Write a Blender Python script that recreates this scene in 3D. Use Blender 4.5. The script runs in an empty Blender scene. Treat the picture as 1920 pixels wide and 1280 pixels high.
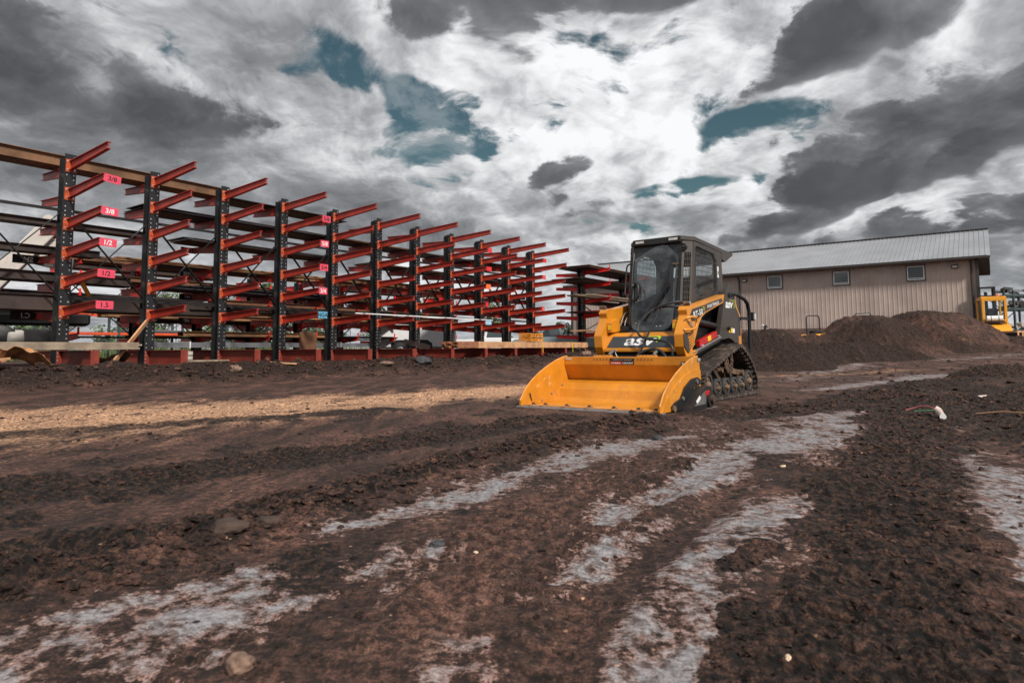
import bpy, bmesh, math, random
import numpy as np
from mathutils import Vector, Matrix, noise as mn
R = math.radians
sc = bpy.context.scene
col = sc.collection
random.seed(7)
# ---------------------------------------------------------------- camera
CAM_H = 0.64
cam_d = bpy.data.cameras.new("camera"); cam = bpy.data.objects.new("camera", cam_d); col.objects.link(cam)
cam_d.sensor_width = 36; cam_d.lens = 36 * 1240 / 1920; cam_d.shift_y = -87 / 1920
cam_d.clip_start = 0.05; cam_d.clip_end = 6000
cam.matrix_world = Matrix.Translation((0, 0, CAM_H)) @ Matrix.Rotation(R(90 + 4.7), 4, 'X') @ Matrix.Rotation(R(-0.45), 4, 'Z')
cam_d.dof.use_dof = True; cam_d.dof.focus_distance = 8.2; cam_d.dof.aperture_fstop = 7.0
sc.camera = cam
# ---------------------------------------------------------------- light
SUN_EL, SUN_AZ = 42, 150           # azimuth clockwise from +Y (view direction)
sd = bpy.data.lights.new("sun", 'SUN'); sd.energy = 4.6; sd.angle = R(6); sd.color = (1.0, 0.94, 0.86)
sun = bpy.data.objects.new("sun", sd); col.objects.link(sun)
sun.rotation_euler = Vector((math.sin(R(SUN_AZ)) * math.cos(R(SUN_EL)), math.cos(R(SUN_AZ)) * math.cos(R(SUN_EL)), math.sin(R(SUN_EL)))).to_track_quat('Z', 'Y').to_euler()
sc.view_settings.view_transform = 'Standard'; sc.view_settings.look = 'None'
sc.view_settings.exposure = 0.0; sc.view_settings.gamma = 1.0
sc.cycles.max_bounces = 5; sc.cycles.diffuse_bounces = 2; sc.cycles.glossy_bounces = 3; sc.cycles.transparent_max_bounces = 12

class NT:
    """small helper to wire node trees"""
    def __init__(s, nt): s.t = nt; s.n = nt.nodes; s.l = nt.links
    def node(s, typ, **kw):
        nd = s.n.new(typ)
        for k, v in kw.items(): setattr(nd, k, v)
        return nd
    def lk(s, a, b): s.l.new(a, b)
    def put(s, v, inp):
        if isinstance(v, bpy.types.NodeSocket): s.l.new(v, inp)
        else: inp.default_value = v
    def math(s, op, a, b=0.0, c=0.0, clamp=False):
        nd = s.n.new('ShaderNodeMath'); nd.operation = op; nd.use_clamp = clamp
        s.put(a, nd.inputs[0]); s.put(b, nd.inputs[1]); s.put(c, nd.inputs[2]); return nd.outputs[0]
    def noise(s, vec, scale, detail=4, rough=0.55, dist=0.0, dim='3D'):
        nd = s.n.new('ShaderNodeTexNoise'); nd.noise_dimensions = dim
        nd.inputs['Scale'].default_value = scale; nd.inputs['Detail'].default_value = detail
        nd.inputs['Roughness'].default_value = rough; nd.inputs['Distortion'].default_value = dist
        if vec is not None: s.l.new(vec, nd.inputs['Vector'])
        return nd.outputs['Fac']
    def ss(s, v, a, b, lo=0.0, hi=1.0):
        nd = s.n.new('ShaderNodeMapRange'); nd.interpolation_type = 'SMOOTHSTEP'
        s.put(v, nd.inputs['Value']); nd.inputs['From Min'].default_value = a; nd.inputs['From Max'].default_value = b
        nd.inputs['To Min'].default_value = lo; nd.inputs['To Max'].default_value = hi; return nd.outputs[0]
    def mix(s, f, a, b, blend='MIX'):
        nd = s.n.new('ShaderNodeMix'); nd.data_type = 'RGBA'; nd.blend_type = blend
        s.put(f, nd.inputs[0])
        for v, i in ((a, 6), (b, 7)):
            if isinstance(v, bpy.types.NodeSocket): s.l.new(v, nd.inputs[i])
            else: nd.inputs[i].default_value = (*v, 1) if len(v) == 3 else v
        return nd.outputs[2]
    def ramp(s, v, stops):
        nd = s.n.new('ShaderNodeValToRGB'); cr = nd.color_ramp
        while len(cr.elements) < len(stops): cr.elements.new(0.5)
        for e, (p, c) in zip(cr.elements, stops): e.position = p; e.color = (*c, 1)
        s.put(v, nd.inputs[0]); return nd.outputs[0]

# ---------------------------------------------------------------- sky
# cloud groups as (azimuth, elevation, half width, half height, tilt, strength) in radians
DARK = [(-0.62, 0.33, 0.20, 0.06, -0.12, 0.66), (-0.50, 0.26, 0.22, 0.05, -0.15, 0.38), (0.07, 0.515, 0.20, 0.055, 0.05, 1.0), (0.62, 0.435, 0.19, 0.050, 0.15, 0.85), (0.47, 0.42, 0.06, 0.03, 0.5, 0.5),
        (0.60, 0.265, 0.19, 0.050, 0.20, 0.95), (0.44, 0.205, 0.10, 0.028, 0.25, 0.75), (0.38, 0.375, 0.065, 0.022, 0.5, 0.55), (0.30, 0.345, 0.05, 0.02, 0.2, 0.35), (0.055, 0.245, 0.045, 0.034, 0.3, 0.66),
        (0.10, 0.205, 0.045, 0.018, 0.0, 0.45), (0.60, 0.155, 0.14, 0.022, 0.12, 0.85), (0.62, 0.215, 0.05, 0.02, 0.3, 0.45), (-0.42, 0.19, 0.16, 0.03, -0.1, 0.26), (-0.15, 0.26, 0.07, 0.02, -0.1, 0.22), (0.33, 0.15, 0.07, 0.02, 0.1, 0.35), (-0.3, 0.50, 0.08, 0.04, 0.4, 0.2)]
THICK = [(-0.60, 0.34, 0.26, 0.12, 0.0, 0.20), (-0.5, 0.2, 0.30, 0.06, 0.0, 0.24), (0.0, 0.18, 0.4, 0.05, 0, 0.16), (0.6, 0.11, 0.3, 0.04, 0, 0.20), (0.15, 0.36, 0.2, 0.12, 0, -0.10), (0.06, 0.5, 0.2, 0.08, 0, 0.1)]
HOLES = [(-0.205, 0.392, 0.115, 0.040, -0.26, 0.74), (-0.105, 0.335, 0.050, 0.060, -0.5, 0.68), (0.365, 0.315, 0.075, 0.024, 0.1, 0.60), (0.26, 0.23, 0.07, 0.012, 0.12, 0.42), (0.20, 0.205, 0.08, 0.010, 0.05, 0.40),
         (0.125, 0.385, 0.018, 0.012, 0.3, 0.30), (-0.34, 0.53, 0.04, 0.02, 0, 0.40), (0.01, 0.35, 0.04, 0.02, 0.4, 0.34), (0.05, 0.40, 0.05, 0.015, 0.1, 0.30)]
def build_sky():
    w = bpy.data.worlds.new("World"); sc.world = w; w.use_nodes = True
    t = NT(w.node_tree); w.node_tree.nodes.clear()
    out = t.node('ShaderNodeOutputWorld'); bg = t.node('ShaderNodeBackground'); t.lk(bg.outputs[0], out.inputs[0])
    sky = t.node('ShaderNodeTexSky', sky_type='NISHITA', sun_disc=False)
    sky.sun_elevation = R(SUN_EL); sky.sun_rotation = R(SUN_AZ); sky.altitude = 200
    tc = t.node('ShaderNodeTexCoord'); d = tc.outputs['Generated']
    sp = t.node('ShaderNodeSeparateXYZ'); t.lk(d, sp.inputs[0]); X, Y, Z = sp.outputs
    az = t.math('ARCTAN2', X, Y); el = t.math('ARCSINE', Z)
    zz = t.math('ADD', t.math('MAXIMUM', Z, 0.0), 0.32)
    cb = t.node('ShaderNodeCombineXYZ'); t.lk(t.math('DIVIDE', X, zz), cb.inputs[0]); t.lk(t.math('DIVIDE', Y, zz), cb.inputs[1]); cb.inputs[2].default_value = 0.0
    P = cb.outputs[0]
    def off(v0, dx, dy, dz):
        v = t.node('ShaderNodeVectorMath', operation='ADD'); t.lk(v0, v.inputs[0]); v.inputs[1].default_value = (dx, dy, dz); return v.outputs[0]
    # billowing: warp the layer a little before reading the noise
    wn = t.node('ShaderNodeTexNoise', noise_dimensions='2D'); wn.inputs['Scale'].default_value = 2.2; wn.inputs['Detail'].default_value = 4; t.lk(P, wn.inputs['Vector'])
    wv = t.node('ShaderNodeVectorMath', operation='MULTIPLY_ADD'); t.lk(wn.outputs['Color'], wv.inputs[0]); wv.inputs[1].default_value = (0.20, 0.20, 0.1); t.lk(P, wv.inputs[2]); Q = wv.outputs[0]
    def puff(v0, scale):
        nd = t.node('ShaderNodeTexVoronoi', feature='SMOOTH_F1', voronoi_dimensions='2D'); nd.inputs['Scale'].default_value = scale; nd.inputs['Detail'].default_value = 2.6; nd.inputs['Roughness'].default_value = 0.52
        nd.inputs['Lacunarity'].default_value = 2.1; nd.inputs['Smoothness'].default_value = 0.7; nd.normalize = True; t.lk(v0, nd.inputs['Vector']); return t.math('SUBTRACT', 1.0, nd.outputs['Distance'])
    n1 = t.noise(Q, 1.6, 7, 0.58, dim='2D'); n1b = t.noise(off(Q, 0.03, -0.09, 0), 1.6, 6, 0.58, dim='2D')
    n2 = t.noise(off(P, 5, 2, 1), 1.9, 6, 0.57, dim='2D'); n2b = t.noise(off(P, 5.02, 1.93, 1), 1.9, 4, 0.57, dim='2D')
    n3 = t.noise(Q, 6.5, 7, 0.6, dim='2D'); n3b = t.noise(off(Q, 0.012, -0.03, 0), 6.5, 6, 0.6, dim='2D'); dn3 = t.math('SUBTRACT', n3, 0.5)
    p1 = puff(Q, 2.6); p1b = puff(off(Q, 0.02, -0.05, 0), 2.6)
    ws_ = t.node('ShaderNodeSeparateColor'); t.lk(wn.outputs['Color'], ws_.inputs[0])
    az = t.math('ADD', az, t.math('ADD', t.math('MULTIPLY', t.math('SUBTRACT', ws_.outputs[0], 0.5), 0.24), t.math('MULTIPLY', dn3, 0.05)))
    el = t.math('ADD', el, t.math('ADD', t.math('MULTIPLY', t.math('SUBTRACT', ws_.outputs[1], 0.5), 0.11), t.math('MULTIPLY', dn3, -0.03)))
    def blob(a0, e0, ra, re, rot, spread=2.6):
        # soft ellipse in sky direction (azimuth, elevation)
        da = t.math('SUBTRACT', az, a0); de = t.math('SUBTRACT', el, e0)
        c, s_ = math.cos(rot), math.sin(rot)
        u = t.math('ADD', t.math('MULTIPLY', da, c / ra), t.math('MULTIPLY', de, s_ / ra))
        v = t.math('ADD', t.math('MULTIPLY', da, -s_ / re), t.math('MULTIPLY', de, c / re))
        q = t.math('ADD', t.math('MULTIPLY', u, u), t.math('MULTIPLY', v, v))
        return t.ss(q, 0.0, spread, 1.0, 0.0)
    def total(lst, spread=2.6):
        acc = None
        for a, e, ra, re, rot, amp in lst:
            b = t.math('MULTIPLY', blob(a, e, ra, re, rot, spread), amp)
            acc = b if acc is None else t.math('ADD', acc, b)
        return acc
    # layer A: the high bright deck with its gaps
    A = t.math('ADD', t.math('ADD', t.math('MULTIPLY', t.math('SUBTRACT', n1, 0.5), 1.1), t.math('ADD', t.math('MULTIPLY', t.math('SUBTRACT', p1, 0.66), 1.3), t.math('MULTIPLY', dn3, 1.6))), 0.42)
    A2 = t.math('SUBTRACT', t.math('ADD', A, t.ss(el, 0.05, 0.30, 0.42, 0.0)), t.math('MULTIPLY', total(HOLES, 3.0), 1.0))
    cover = t.math('POWER', t.ss(A2, -0.20, 0.17), 1.35)
    relief = t.math('ADD', t.math('MULTIPLY', t.math('SUBTRACT', n1b, n1), 2.0), t.math('ADD', t.math('MULTIPLY', t.math('SUBTRACT', p1b, p1), 1.5), t.math('MULTIPLY', t.math('SUBTRACT', n3b, n3), 0.9)))
    sh = t.math('ADD', t.math('ADD', t.math('MULTIPLY', A, 0.42), relief), t.math('ADD', total(THICK, 3.2), 0.05))
    ca = t.ramp(sh, [(0.0, (0.86, 0.865, 0.88)), (0.16, (0.70, 0.705, 0.72)), (0.34, (0.45, 0.46, 0.475)), (0.55, (0.27, 0.28, 0.295)), (0.85, (0.155, 0.162, 0.172)), (1.0, (0.12, 0.125, 0.135))])
    # layer B: low dark clouds drifting in front
    B = t.math('ADD', total(DARK, 3.0), t.math('ADD', t.math('MULTIPLY', t.math('SUBTRACT', n2, 0.5), 0.9), t.math('ADD', t.math('MULTIPLY', t.math('SUBTRACT', p1, 0.66), 1.3), t.math('MULTIPLY', dn3, 1.7))))
    mB = t.ss(B, 0.48, 0.80)
    cbk = t.math('ADD', t.math('ADD', B, t.math('MULTIPLY', t.math('SUBTRACT', n2b, n2), 2.4)), t.math('MULTIPLY', t.math('SUBTRACT', p1b, p1), 1.2))
    cbk = t.math('ADD', t.math('MULTIPLY', cbk, 0.62), 0.16)
    cB = t.ramp(cbk, [(0.36, (0.42, 0.43, 0.445)), (0.55, (0.20, 0.208, 0.22)), (0.74, (0.130, 0.136, 0.146)), (1.0, (0.078, 0.083, 0.091))])
    far = t.ss(el, 0.0, 0.13, 0.35, 0.0)
    gl = t.math('ADD', t.math('MULTIPLY', blob(0.18, 0.44, 0.34, 0.22, 0.0), 0.12), 1.0)
    glc = t.node('ShaderNodeVectorMath', operation='SCALE'); t.lk(ca, glc.inputs[0]); t.lk(gl, glc.inputs['Scale'])
    skc = t.node('ShaderNodeVectorMath', operation='SCALE'); t.lk(sky.outputs[0], skc.inputs[0]); skc.inputs['Scale'].default_value = 0.055
    blue = t.mix(1.0, skc.outputs[0], (0.74, 0.92, 0.72), 'MULTIPLY')
    blue = t.mix(t.math('MULTIPLY', t.ss(n3b, 0.44, 0.64), 0.30), blue, (0.55, 0.58, 0.60))
    fin = t.mix(cover, blue, glc.outputs[0]); fin = t.mix(t.math('MULTIPLY', mB, 0.96), fin, cB); fin = t.mix(far, fin, (0.34, 0.375, 0.41))
    t.lk(fin, bg.inputs[0]); bg.inputs[1].default_value = 1.0
    w.cycles.sampling_method = 'MANUAL'; w.cycles.sample_map_resolution = 1024
build_sky()

# ---------------------------------------------------------------- frames of reference on the site
YA = R(35.8)                                   # direction the racks run in
YROT = R(90 - 35.8)
Dv = Vector((math.sin(YA), math.cos(YA), 0)); Ev = Vector((-math.cos(YA), math.sin(YA), 0))
def yard(s, c, z=0.0): return Dv * s + Ev * c + Vector((0, 0, z))
MO = Vector((.745, 6.936, 0)); MROT = math.atan2(-.798, -.603)

# ---------------------------------------------------------------- materials
MATS = {}
def mat(name, c, rough=0.6, metal=0.0, var=0.12, dirt=0.0, dirt_col=(0.10, 0.065, 0.045), bump=0.15, nscale=6.0, coat=0.0, alpha=None, scratch=0.0, spec=0.5):
    if name in MATS: return MATS[name]
    m = bpy.data.materials.new(name); m.use_nodes = True; t = NT(m.node_tree)
    b = t.n['Principled BSDF']; tc = t.node('ShaderNodeTexCoord'); ob = tc.outputs['Object']
    nA = t.noise(ob, nscale, 6, 0.6); nB = t.noise(ob, nscale * 7, 4, 0.6)
    dk = tuple(x * (1 - var * 1.6) for x in c); lt = tuple(min(1, x * (1 + var * 1.3)) for x in c)
    colr = t.mix(t.ss(nA, 0.3, 0.7), dk, lt)
    if scratch:
        mp = t.node('ShaderNodeMapping'); mp.inputs['Scale'].default_value = (1.0, 9.0, 1.2); t.lk(ob, mp.inputs[0]); nS = t.noise(mp.outputs[0], 7, 7, 0.72, 0.6); nT = t.noise(ob, 3.3, 4, 0.6)
        fS = t.math('MULTIPLY', t.math('MULTIPLY', t.ss(nS, 0.54, 0.66), t.ss(nT, 0.42, 0.58)), scratch); colr = t.mix(fS, colr, (0.30, 0.15, 0.07))
        mq = t.node('ShaderNodeMapping'); mq.inputs['Scale'].default_value = (1.5, 60.0, 1.5); mq.inputs['Rotation'].default_value = (0.25, 0.1, 0.12); t.lk(ob, mq.inputs[0])
        fQ = t.math('MULTIPLY', t.ss(t.noise(mq.outputs[0], 5, 3, 0.5), 0.66, 0.70), scratch * 0.8); colr = t.mix(fQ, colr, (0.62, 0.50, 0.36))
    if dirt:
        f = t.math('MULTIPLY', t.ss(t.math('ADD', t.math('MULTIPLY', nA, 0.6), t.math('MULTIPLY', nB, 0.4)), 0.62 - 0.22 * dirt, 0.72 - 0.12 * dirt), min(1, dirt * 1.3))
        colr = t.mix(f, colr, dirt_col)
        t.lk(t.math('ADD', rough, t.math('MULTIPLY', f, 0.85 - rough)), b.inputs['Roughness'])
    else:
        t.lk(t.math('ADD', rough - 0.06, t.math('MULTIPLY', nB, 0.12)), b.inputs['Roughness'])
    t.lk(colr, b.inputs['Base Color']); b.inputs['Metallic'].default_value = metal
    b.inputs['Specular IOR Level'].default_value = spec
    if coat: b.inputs['Coat Weight'].default_value = coat; b.inputs['Coat Roughness'].default_value = 0.12
    if bump:
        bp = t.node('ShaderNodeBump'); bp.inputs['Strength'].default_value = bump; bp.inputs['Distance'].default_value = 0.004
        t.lk(nB, bp.inputs['Height']); t.lk(bp.outputs[0], b.inputs['Normal'])
    MATS[name] = m; return m

mat('yellow', (0.60, 0.225, 0.014), 0.38, var=0.10, dirt=0.30, dirt_col=(0.33, 0.13, 0.04), bump=0.05, nscale=2.2, coat=0.25)
mat('yellow_bucket', (0.58, 0.22, 0.014), 0.42, var=0.12, dirt=0.34, dirt_col=(0.33, 0.14, 0.045), bump=0.08, nscale=3.0, coat=0.15, scratch=0.55)
mat('yellow_worn', (0.62, 0.25, 0.05), 0.5, var=0.15, dirt=0.5, dirt_col=(0.42, 0.22, 0.12), bump=0.1, nscale=5)
mat('charcoal', (0.018, 0.019, 0.021), 0.38, var=0.1, dirt=0.12, dirt_col=(0.05, 0.04, 0.035), bump=0.04, nscale=3)
mat('brown_gray', (0.046, 0.037, 0.031), 0.45, var=0.12, dirt=0.25, dirt_col=(0.11, 0.085, 0.065), bump=0.06, nscale=3)
mat('decal_gray', (0.035, 0.042, 0.048), 0.45, var=0.05, dirt=0.1, bump=0.02)
mat('black', (0.008, 0.008, 0.009), 0.5, var=0.1, bump=0.05)
mat('dark_metal', (0.022, 0.021, 0.022), 0.42, 0.3, var=0.2, dirt=0.3, dirt_col=(0.06, 0.045, 0.035))
mat('rubber', (0.045, 0.034, 0.028), 0.85, var=0.25, dirt=0.65, dirt_col=(0.16, 0.11, 0.085), bump=0.5, nscale=9)
mat('tyre', (0.028, 0.028, 0.030), 0.7, var=0.2, dirt=0.45, dirt_col=(0.075, 0.055, 0.042), bump=0.2)
mat('hub_rust', (0.14, 0.085, 0.05), 0.75, 0.1, var=0.3, dirt=0.5, dirt_col=(0.22, 0.15, 0.09), bump=0.4, nscale=14)
mat('mud_steel', (0.075, 0.045, 0.032), 0.8, var=0.3, dirt=0.5, dirt_col=(0.13, 0.07, 0.045), bump=0.4, nscale=8)
mat('steel', (0.20, 0.195, 0.19), 0.45, 0.5, var=0.15, dirt=0.35, dirt_col=(0.25, 0.17, 0.12), bump=0.15, nscale=9)
mat('bright_steel', (0.62, 0.62, 0.62), 0.22, 1.0, var=0.08, bump=0.02)
mat('hose', (0.014, 0.014, 0.015), 0.45, var=0.15, bump=0.1)
mat('hose_mesh', (0.10, 0.10, 0.10), 0.6, var=0.3, bump=0.3, nscale=20)
mat('white', (0.72, 0.72, 0.72), 0.5, var=0.03, bump=0.0)
mat('green', (0.36, 0.55, 0.03), 0.5, var=0.03, bump=0.0)
mat('label_yellow', (0.75, 0.45, 0.02), 0.5, var=0.05, bump=0.0)
mat('red', (0.42, 0.012, 0.012), 0.45, var=0.1, bump=0.03)
mat('lamp', (0.55, 0.55, 0.52), 0.25, var=0.2, bump=0.2, nscale=60)
mat('seat', (0.025, 0.025, 0.027), 0.8, var=0.15, bump=0.2)
mat('post', (0.010, 0.0105, 0.012), 0.42, 0.0, var=0.3, dirt=0.42, dirt_col=(0.055, 0.042, 0.036), bump=0.15, nscale=2.5)
mat('rack_orange', (0.35, 0.030, 0.016), 0.50, var=0.22, dirt=0.4, dirt_col=(0.24, 0.040, 0.022), bump=0.12, nscale=1.6)
mat('foot_red', (0.21, 0.030, 0.017), 0.55, var=0.25, dirt=0.5, dirt_col=(0.11, 0.035, 0.022), bump=0.15, nscale=1.6)
mat('rack_red', (0.62, 0.018, 0.014), 0.48, var=0.2, dirt=0.2, dirt_col=(0.22, 0.03, 0.02), bump=0.1, nscale=1.6)
mat('plate_orange', (0.42, 0.075, 0.022), 0.5, var=0.25, dirt=0.4, dirt_col=(0.25, 0.06, 0.025), nscale=9)
mat('bolt', (0.60, 0.60, 0.62), 0.3, 0.55, var=0.15, bump=0.1)
mat('pink', (0.68, 0.060, 0.11), 0.55, var=0.1, dirt=0.15, dirt_col=(0.35, 0.05, 0.07), bump=0.02, nscale=9)
mat('sign_blue', (0.10, 0.33, 0.50), 0.5, var=0.06, bump=0.02)
mat('sign_orange', (0.85, 0.16, 0.03), 0.5, var=0.06, bump=0.02)
mat('rust', (0.135, 0.062, 0.030), 0.75, 0.1, var=0.3, dirt=0.45, dirt_col=(0.07, 0.04, 0.028), bump=0.3, nscale=1.4)
mat('rust_beam', (0.17, 0.085, 0.042), 0.75, 0.1, var=0.3, dirt=0.35, dirt_col=(0.09, 0.05, 0.03), bump=0.25, nscale=1.3)
mat('rust_light', (0.24, 0.125, 0.06), 0.75, 0.1, var=0.25, dirt=0.3, dirt_col=(0.12, 0.06, 0.035), bump=0.25, nscale=1.2)
mat('rust_dark', (0.045, 0.030, 0.026), 0.65, 0.2, var=0.3, dirt=0.3, dirt_col=(0.10, 0.055, 0.035), bump=0.3, nscale=1.2)
mat('mill_steel', (0.085, 0.085, 0.095), 0.42, 0.5, var=0.25, dirt=0.25, dirt_col=(0.09, 0.05, 0.035), bump=0.1, nscale=0.9)
mat('alu', (0.30, 0.31, 0.33), 0.38, 0.6, var=0.12, dirt=0.1, bump=0.08, nscale=1.5)
mat('wood_fresh', (0.50, 0.27, 0.14), 0.75, var=0.2, dirt=0.2, dirt_col=(0.35, 0.16, 0.08), bump=0.3, nscale=3)
mat('wood_gray', (0.29, 0.225, 0.165), 0.8, var=0.22, dirt=0.3, dirt_col=(0.17, 0.12, 0.09), bump=0.35, nscale=3)
mat('wood_end', (0.30, 0.12, 0.06), 0.8, var=0.3, bump=0.4, nscale=12)
mat('wood_red', (0.26, 0.11, 0.055), 0.8, var=0.25, bump=0.3, nscale=4)
mat('wood_yellow', (0.72, 0.29, 0.04), 0.6, var=0.2, bump=0.2, nscale=8)
mat('tarp', (0.36, 0.17, 0.075), 0.7, var=0.25, dirt=0.3, dirt_col=(0.15, 0.07, 0.04), bump=0.4, nscale=5)
mat('strap', (0.75, 0.5, 0.02), 0.5, bump=0)
mat('stone_tan', (0.17, 0.105, 0.075), 0.8, var=0.35, dirt=0.3, dirt_col=(0.13, 0.075, 0.05), bump=0.6, nscale=14)
mat('clod_brown', (0.05, 0.03, 0.022), 0.85, var=0.35, dirt=0.3, dirt_col=(0.04, 0.025, 0.02), bump=0.9, nscale=18)
mat('stone_dark', (0.035, 0.035, 0.040), 0.75, var=0.35, dirt=0.25, bump=0.6, nscale=14)
mat('stone_cream', (0.62, 0.46, 0.32), 0.7, var=0.3, dirt=0.25, dirt_col=(0.25, 0.14, 0.09), bump=0.4, nscale=25)
mat('pvc', (0.58, 0.46, 0.41), 0.5, var=0.12, dirt=0.35, dirt_col=(0.25, 0.15, 0.11), bump=0.1, nscale=14)
mat('wire_red', (0.55, 0.12, 0.13), 0.5, bump=0); mat('wire_green', (0.05, 0.25, 0.12), 0.5, bump=0)
mat('roof_metal', (0.27, 0.28, 0.30), 0.42, 0.15, var=0.08, dirt=0.1, dirt_col=(0.30, 0.30, 0.31), bump=0.03, nscale=0.5)
mat('wall_metal', (0.40, 0.32, 0.28), 0.58, 0.0, var=0.10, bump=0.03, nscale=0.6)
mat('trim_dark', (0.040, 0.034, 0.032), 0.5, var=0.1, bump=0.02)
mat('concrete', (0.42, 0.38, 0.34), 0.85, var=0.15, bump=0.2)
mat('van_white', (0.68, 0.68, 0.69), 0.35, var=0.03, bump=0, coat=0.3)
mat('boom_white', (0.50, 0.46, 0.42), 0.5, var=0.08, dirt=0.45, dirt_col=(0.17, 0.08, 0.05), bump=0.1, nscale=2.2)
mat('truck_gray', (0.20, 0.25, 0.27), 0.35, var=0.06, bump=0, coat=0.4)
mat('forklift_yellow', (0.70, 0.30, 0.012), 0.38, var=0.06, dirt=0.12, dirt_col=(0.4, 0.2, 0.05), bump=0.02, coat=0.2)
mat('beam_orange', (0.62, 0.085, 0.03), 0.5, var=0.1, bump=0.02)
mat('rack_green', (0.035, 0.055, 0.055), 0.55, var=0.25, bump=0.05)
mat('bark', (0.07, 0.05, 0.037), 0.9, var=0.3, bump=0.5)
for nm, c in (('leaf_a', (0.075, 0.125, 0.032)), ('leaf_b', (0.045, 0.085, 0.026)), ('leaf_c', (0.115, 0.155, 0.045))): mat(nm, c, 0.6, var=0.35, bump=0, nscale=1.2)
def glass_mat(name, tint, alpha, rough=0.03, dust_sheen=0.0):
    m = bpy.data.materials.new(name); m.use_nodes = True; t = NT(m.node_tree); t.n.remove(t.n['Principled BSDF'])
    out = t.n['Material Output']; tr = t.node('ShaderNodeBsdfTransparent'); gl = t.node('ShaderNodeBsdfGlossy')
    tr.inputs[0].default_value = (*tint, 1); gl.inputs['Roughness'].default_value = rough; gl.inputs[0].default_value = (0.9, 0.95, 1, 1)
    fr = t.node('ShaderNodeLayerWeight'); fr.inputs[0].default_value = 0.5; fz = t.math('MULTIPLY', t.math('POWER', fr.outputs['Facing'], 5.0), 0.9)
    mx = t.node('ShaderNodeMixShader'); t.lk(t.math('ADD', fz, alpha, clamp=True), mx.inputs[0]); t.lk(tr.outputs[0], mx.inputs[1]); t.lk(gl.outputs[0], mx.inputs[2])
    last = mx.outputs[0]
    if dust_sheen:
        tc = t.node('ShaderNodeTexCoord'); df = t.node('ShaderNodeBsdfDiffuse'); df.inputs[0].default_value = (0.32, 0.34, 0.35, 1)
        m2 = t.node('ShaderNodeMixShader'); t.lk(t.math('MULTIPLY', t.ss(t.noise(tc.outputs['Object'], 5, 8, 0.65), 0.35, 0.75), dust_sheen), m2.inputs[0])
        t.lk(last, m2.inputs[1]); t.lk(df.outputs[0], m2.inputs[2]); last = m2.outputs[0]
    t.lk(last, out.inputs[0]); MATS[name] = m
glass_mat('glass', (0.70, 0.78, 0.79), 0.07, dust_sheen=0.24)  # dusty film, thickened and paled to imitate sky reflected in the door
glass_mat('glass_clear', (0.92, 0.95, 0.95), 0.03, dust_sheen=0.06)
def pane_mat():
    m = bpy.data.materials.new('pane_glass'); m.use_nodes = True; b = m.node_tree.nodes['Principled BSDF']; t = NT(m.node_tree)
    tc = t.node('ShaderNodeTexCoord'); t.lk(t.mix(t.noise(tc.outputs['Object'], 1.5, 2), (0.02, 0.03, 0.035), (0.06, 0.075, 0.08)), b.inputs['Base Color'])
    b.inputs['Roughness'].default_value = 0.05; b.inputs['Specular IOR Level'].default_value = 0.9; MATS['pane_glass'] = m
pane_mat()

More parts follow.
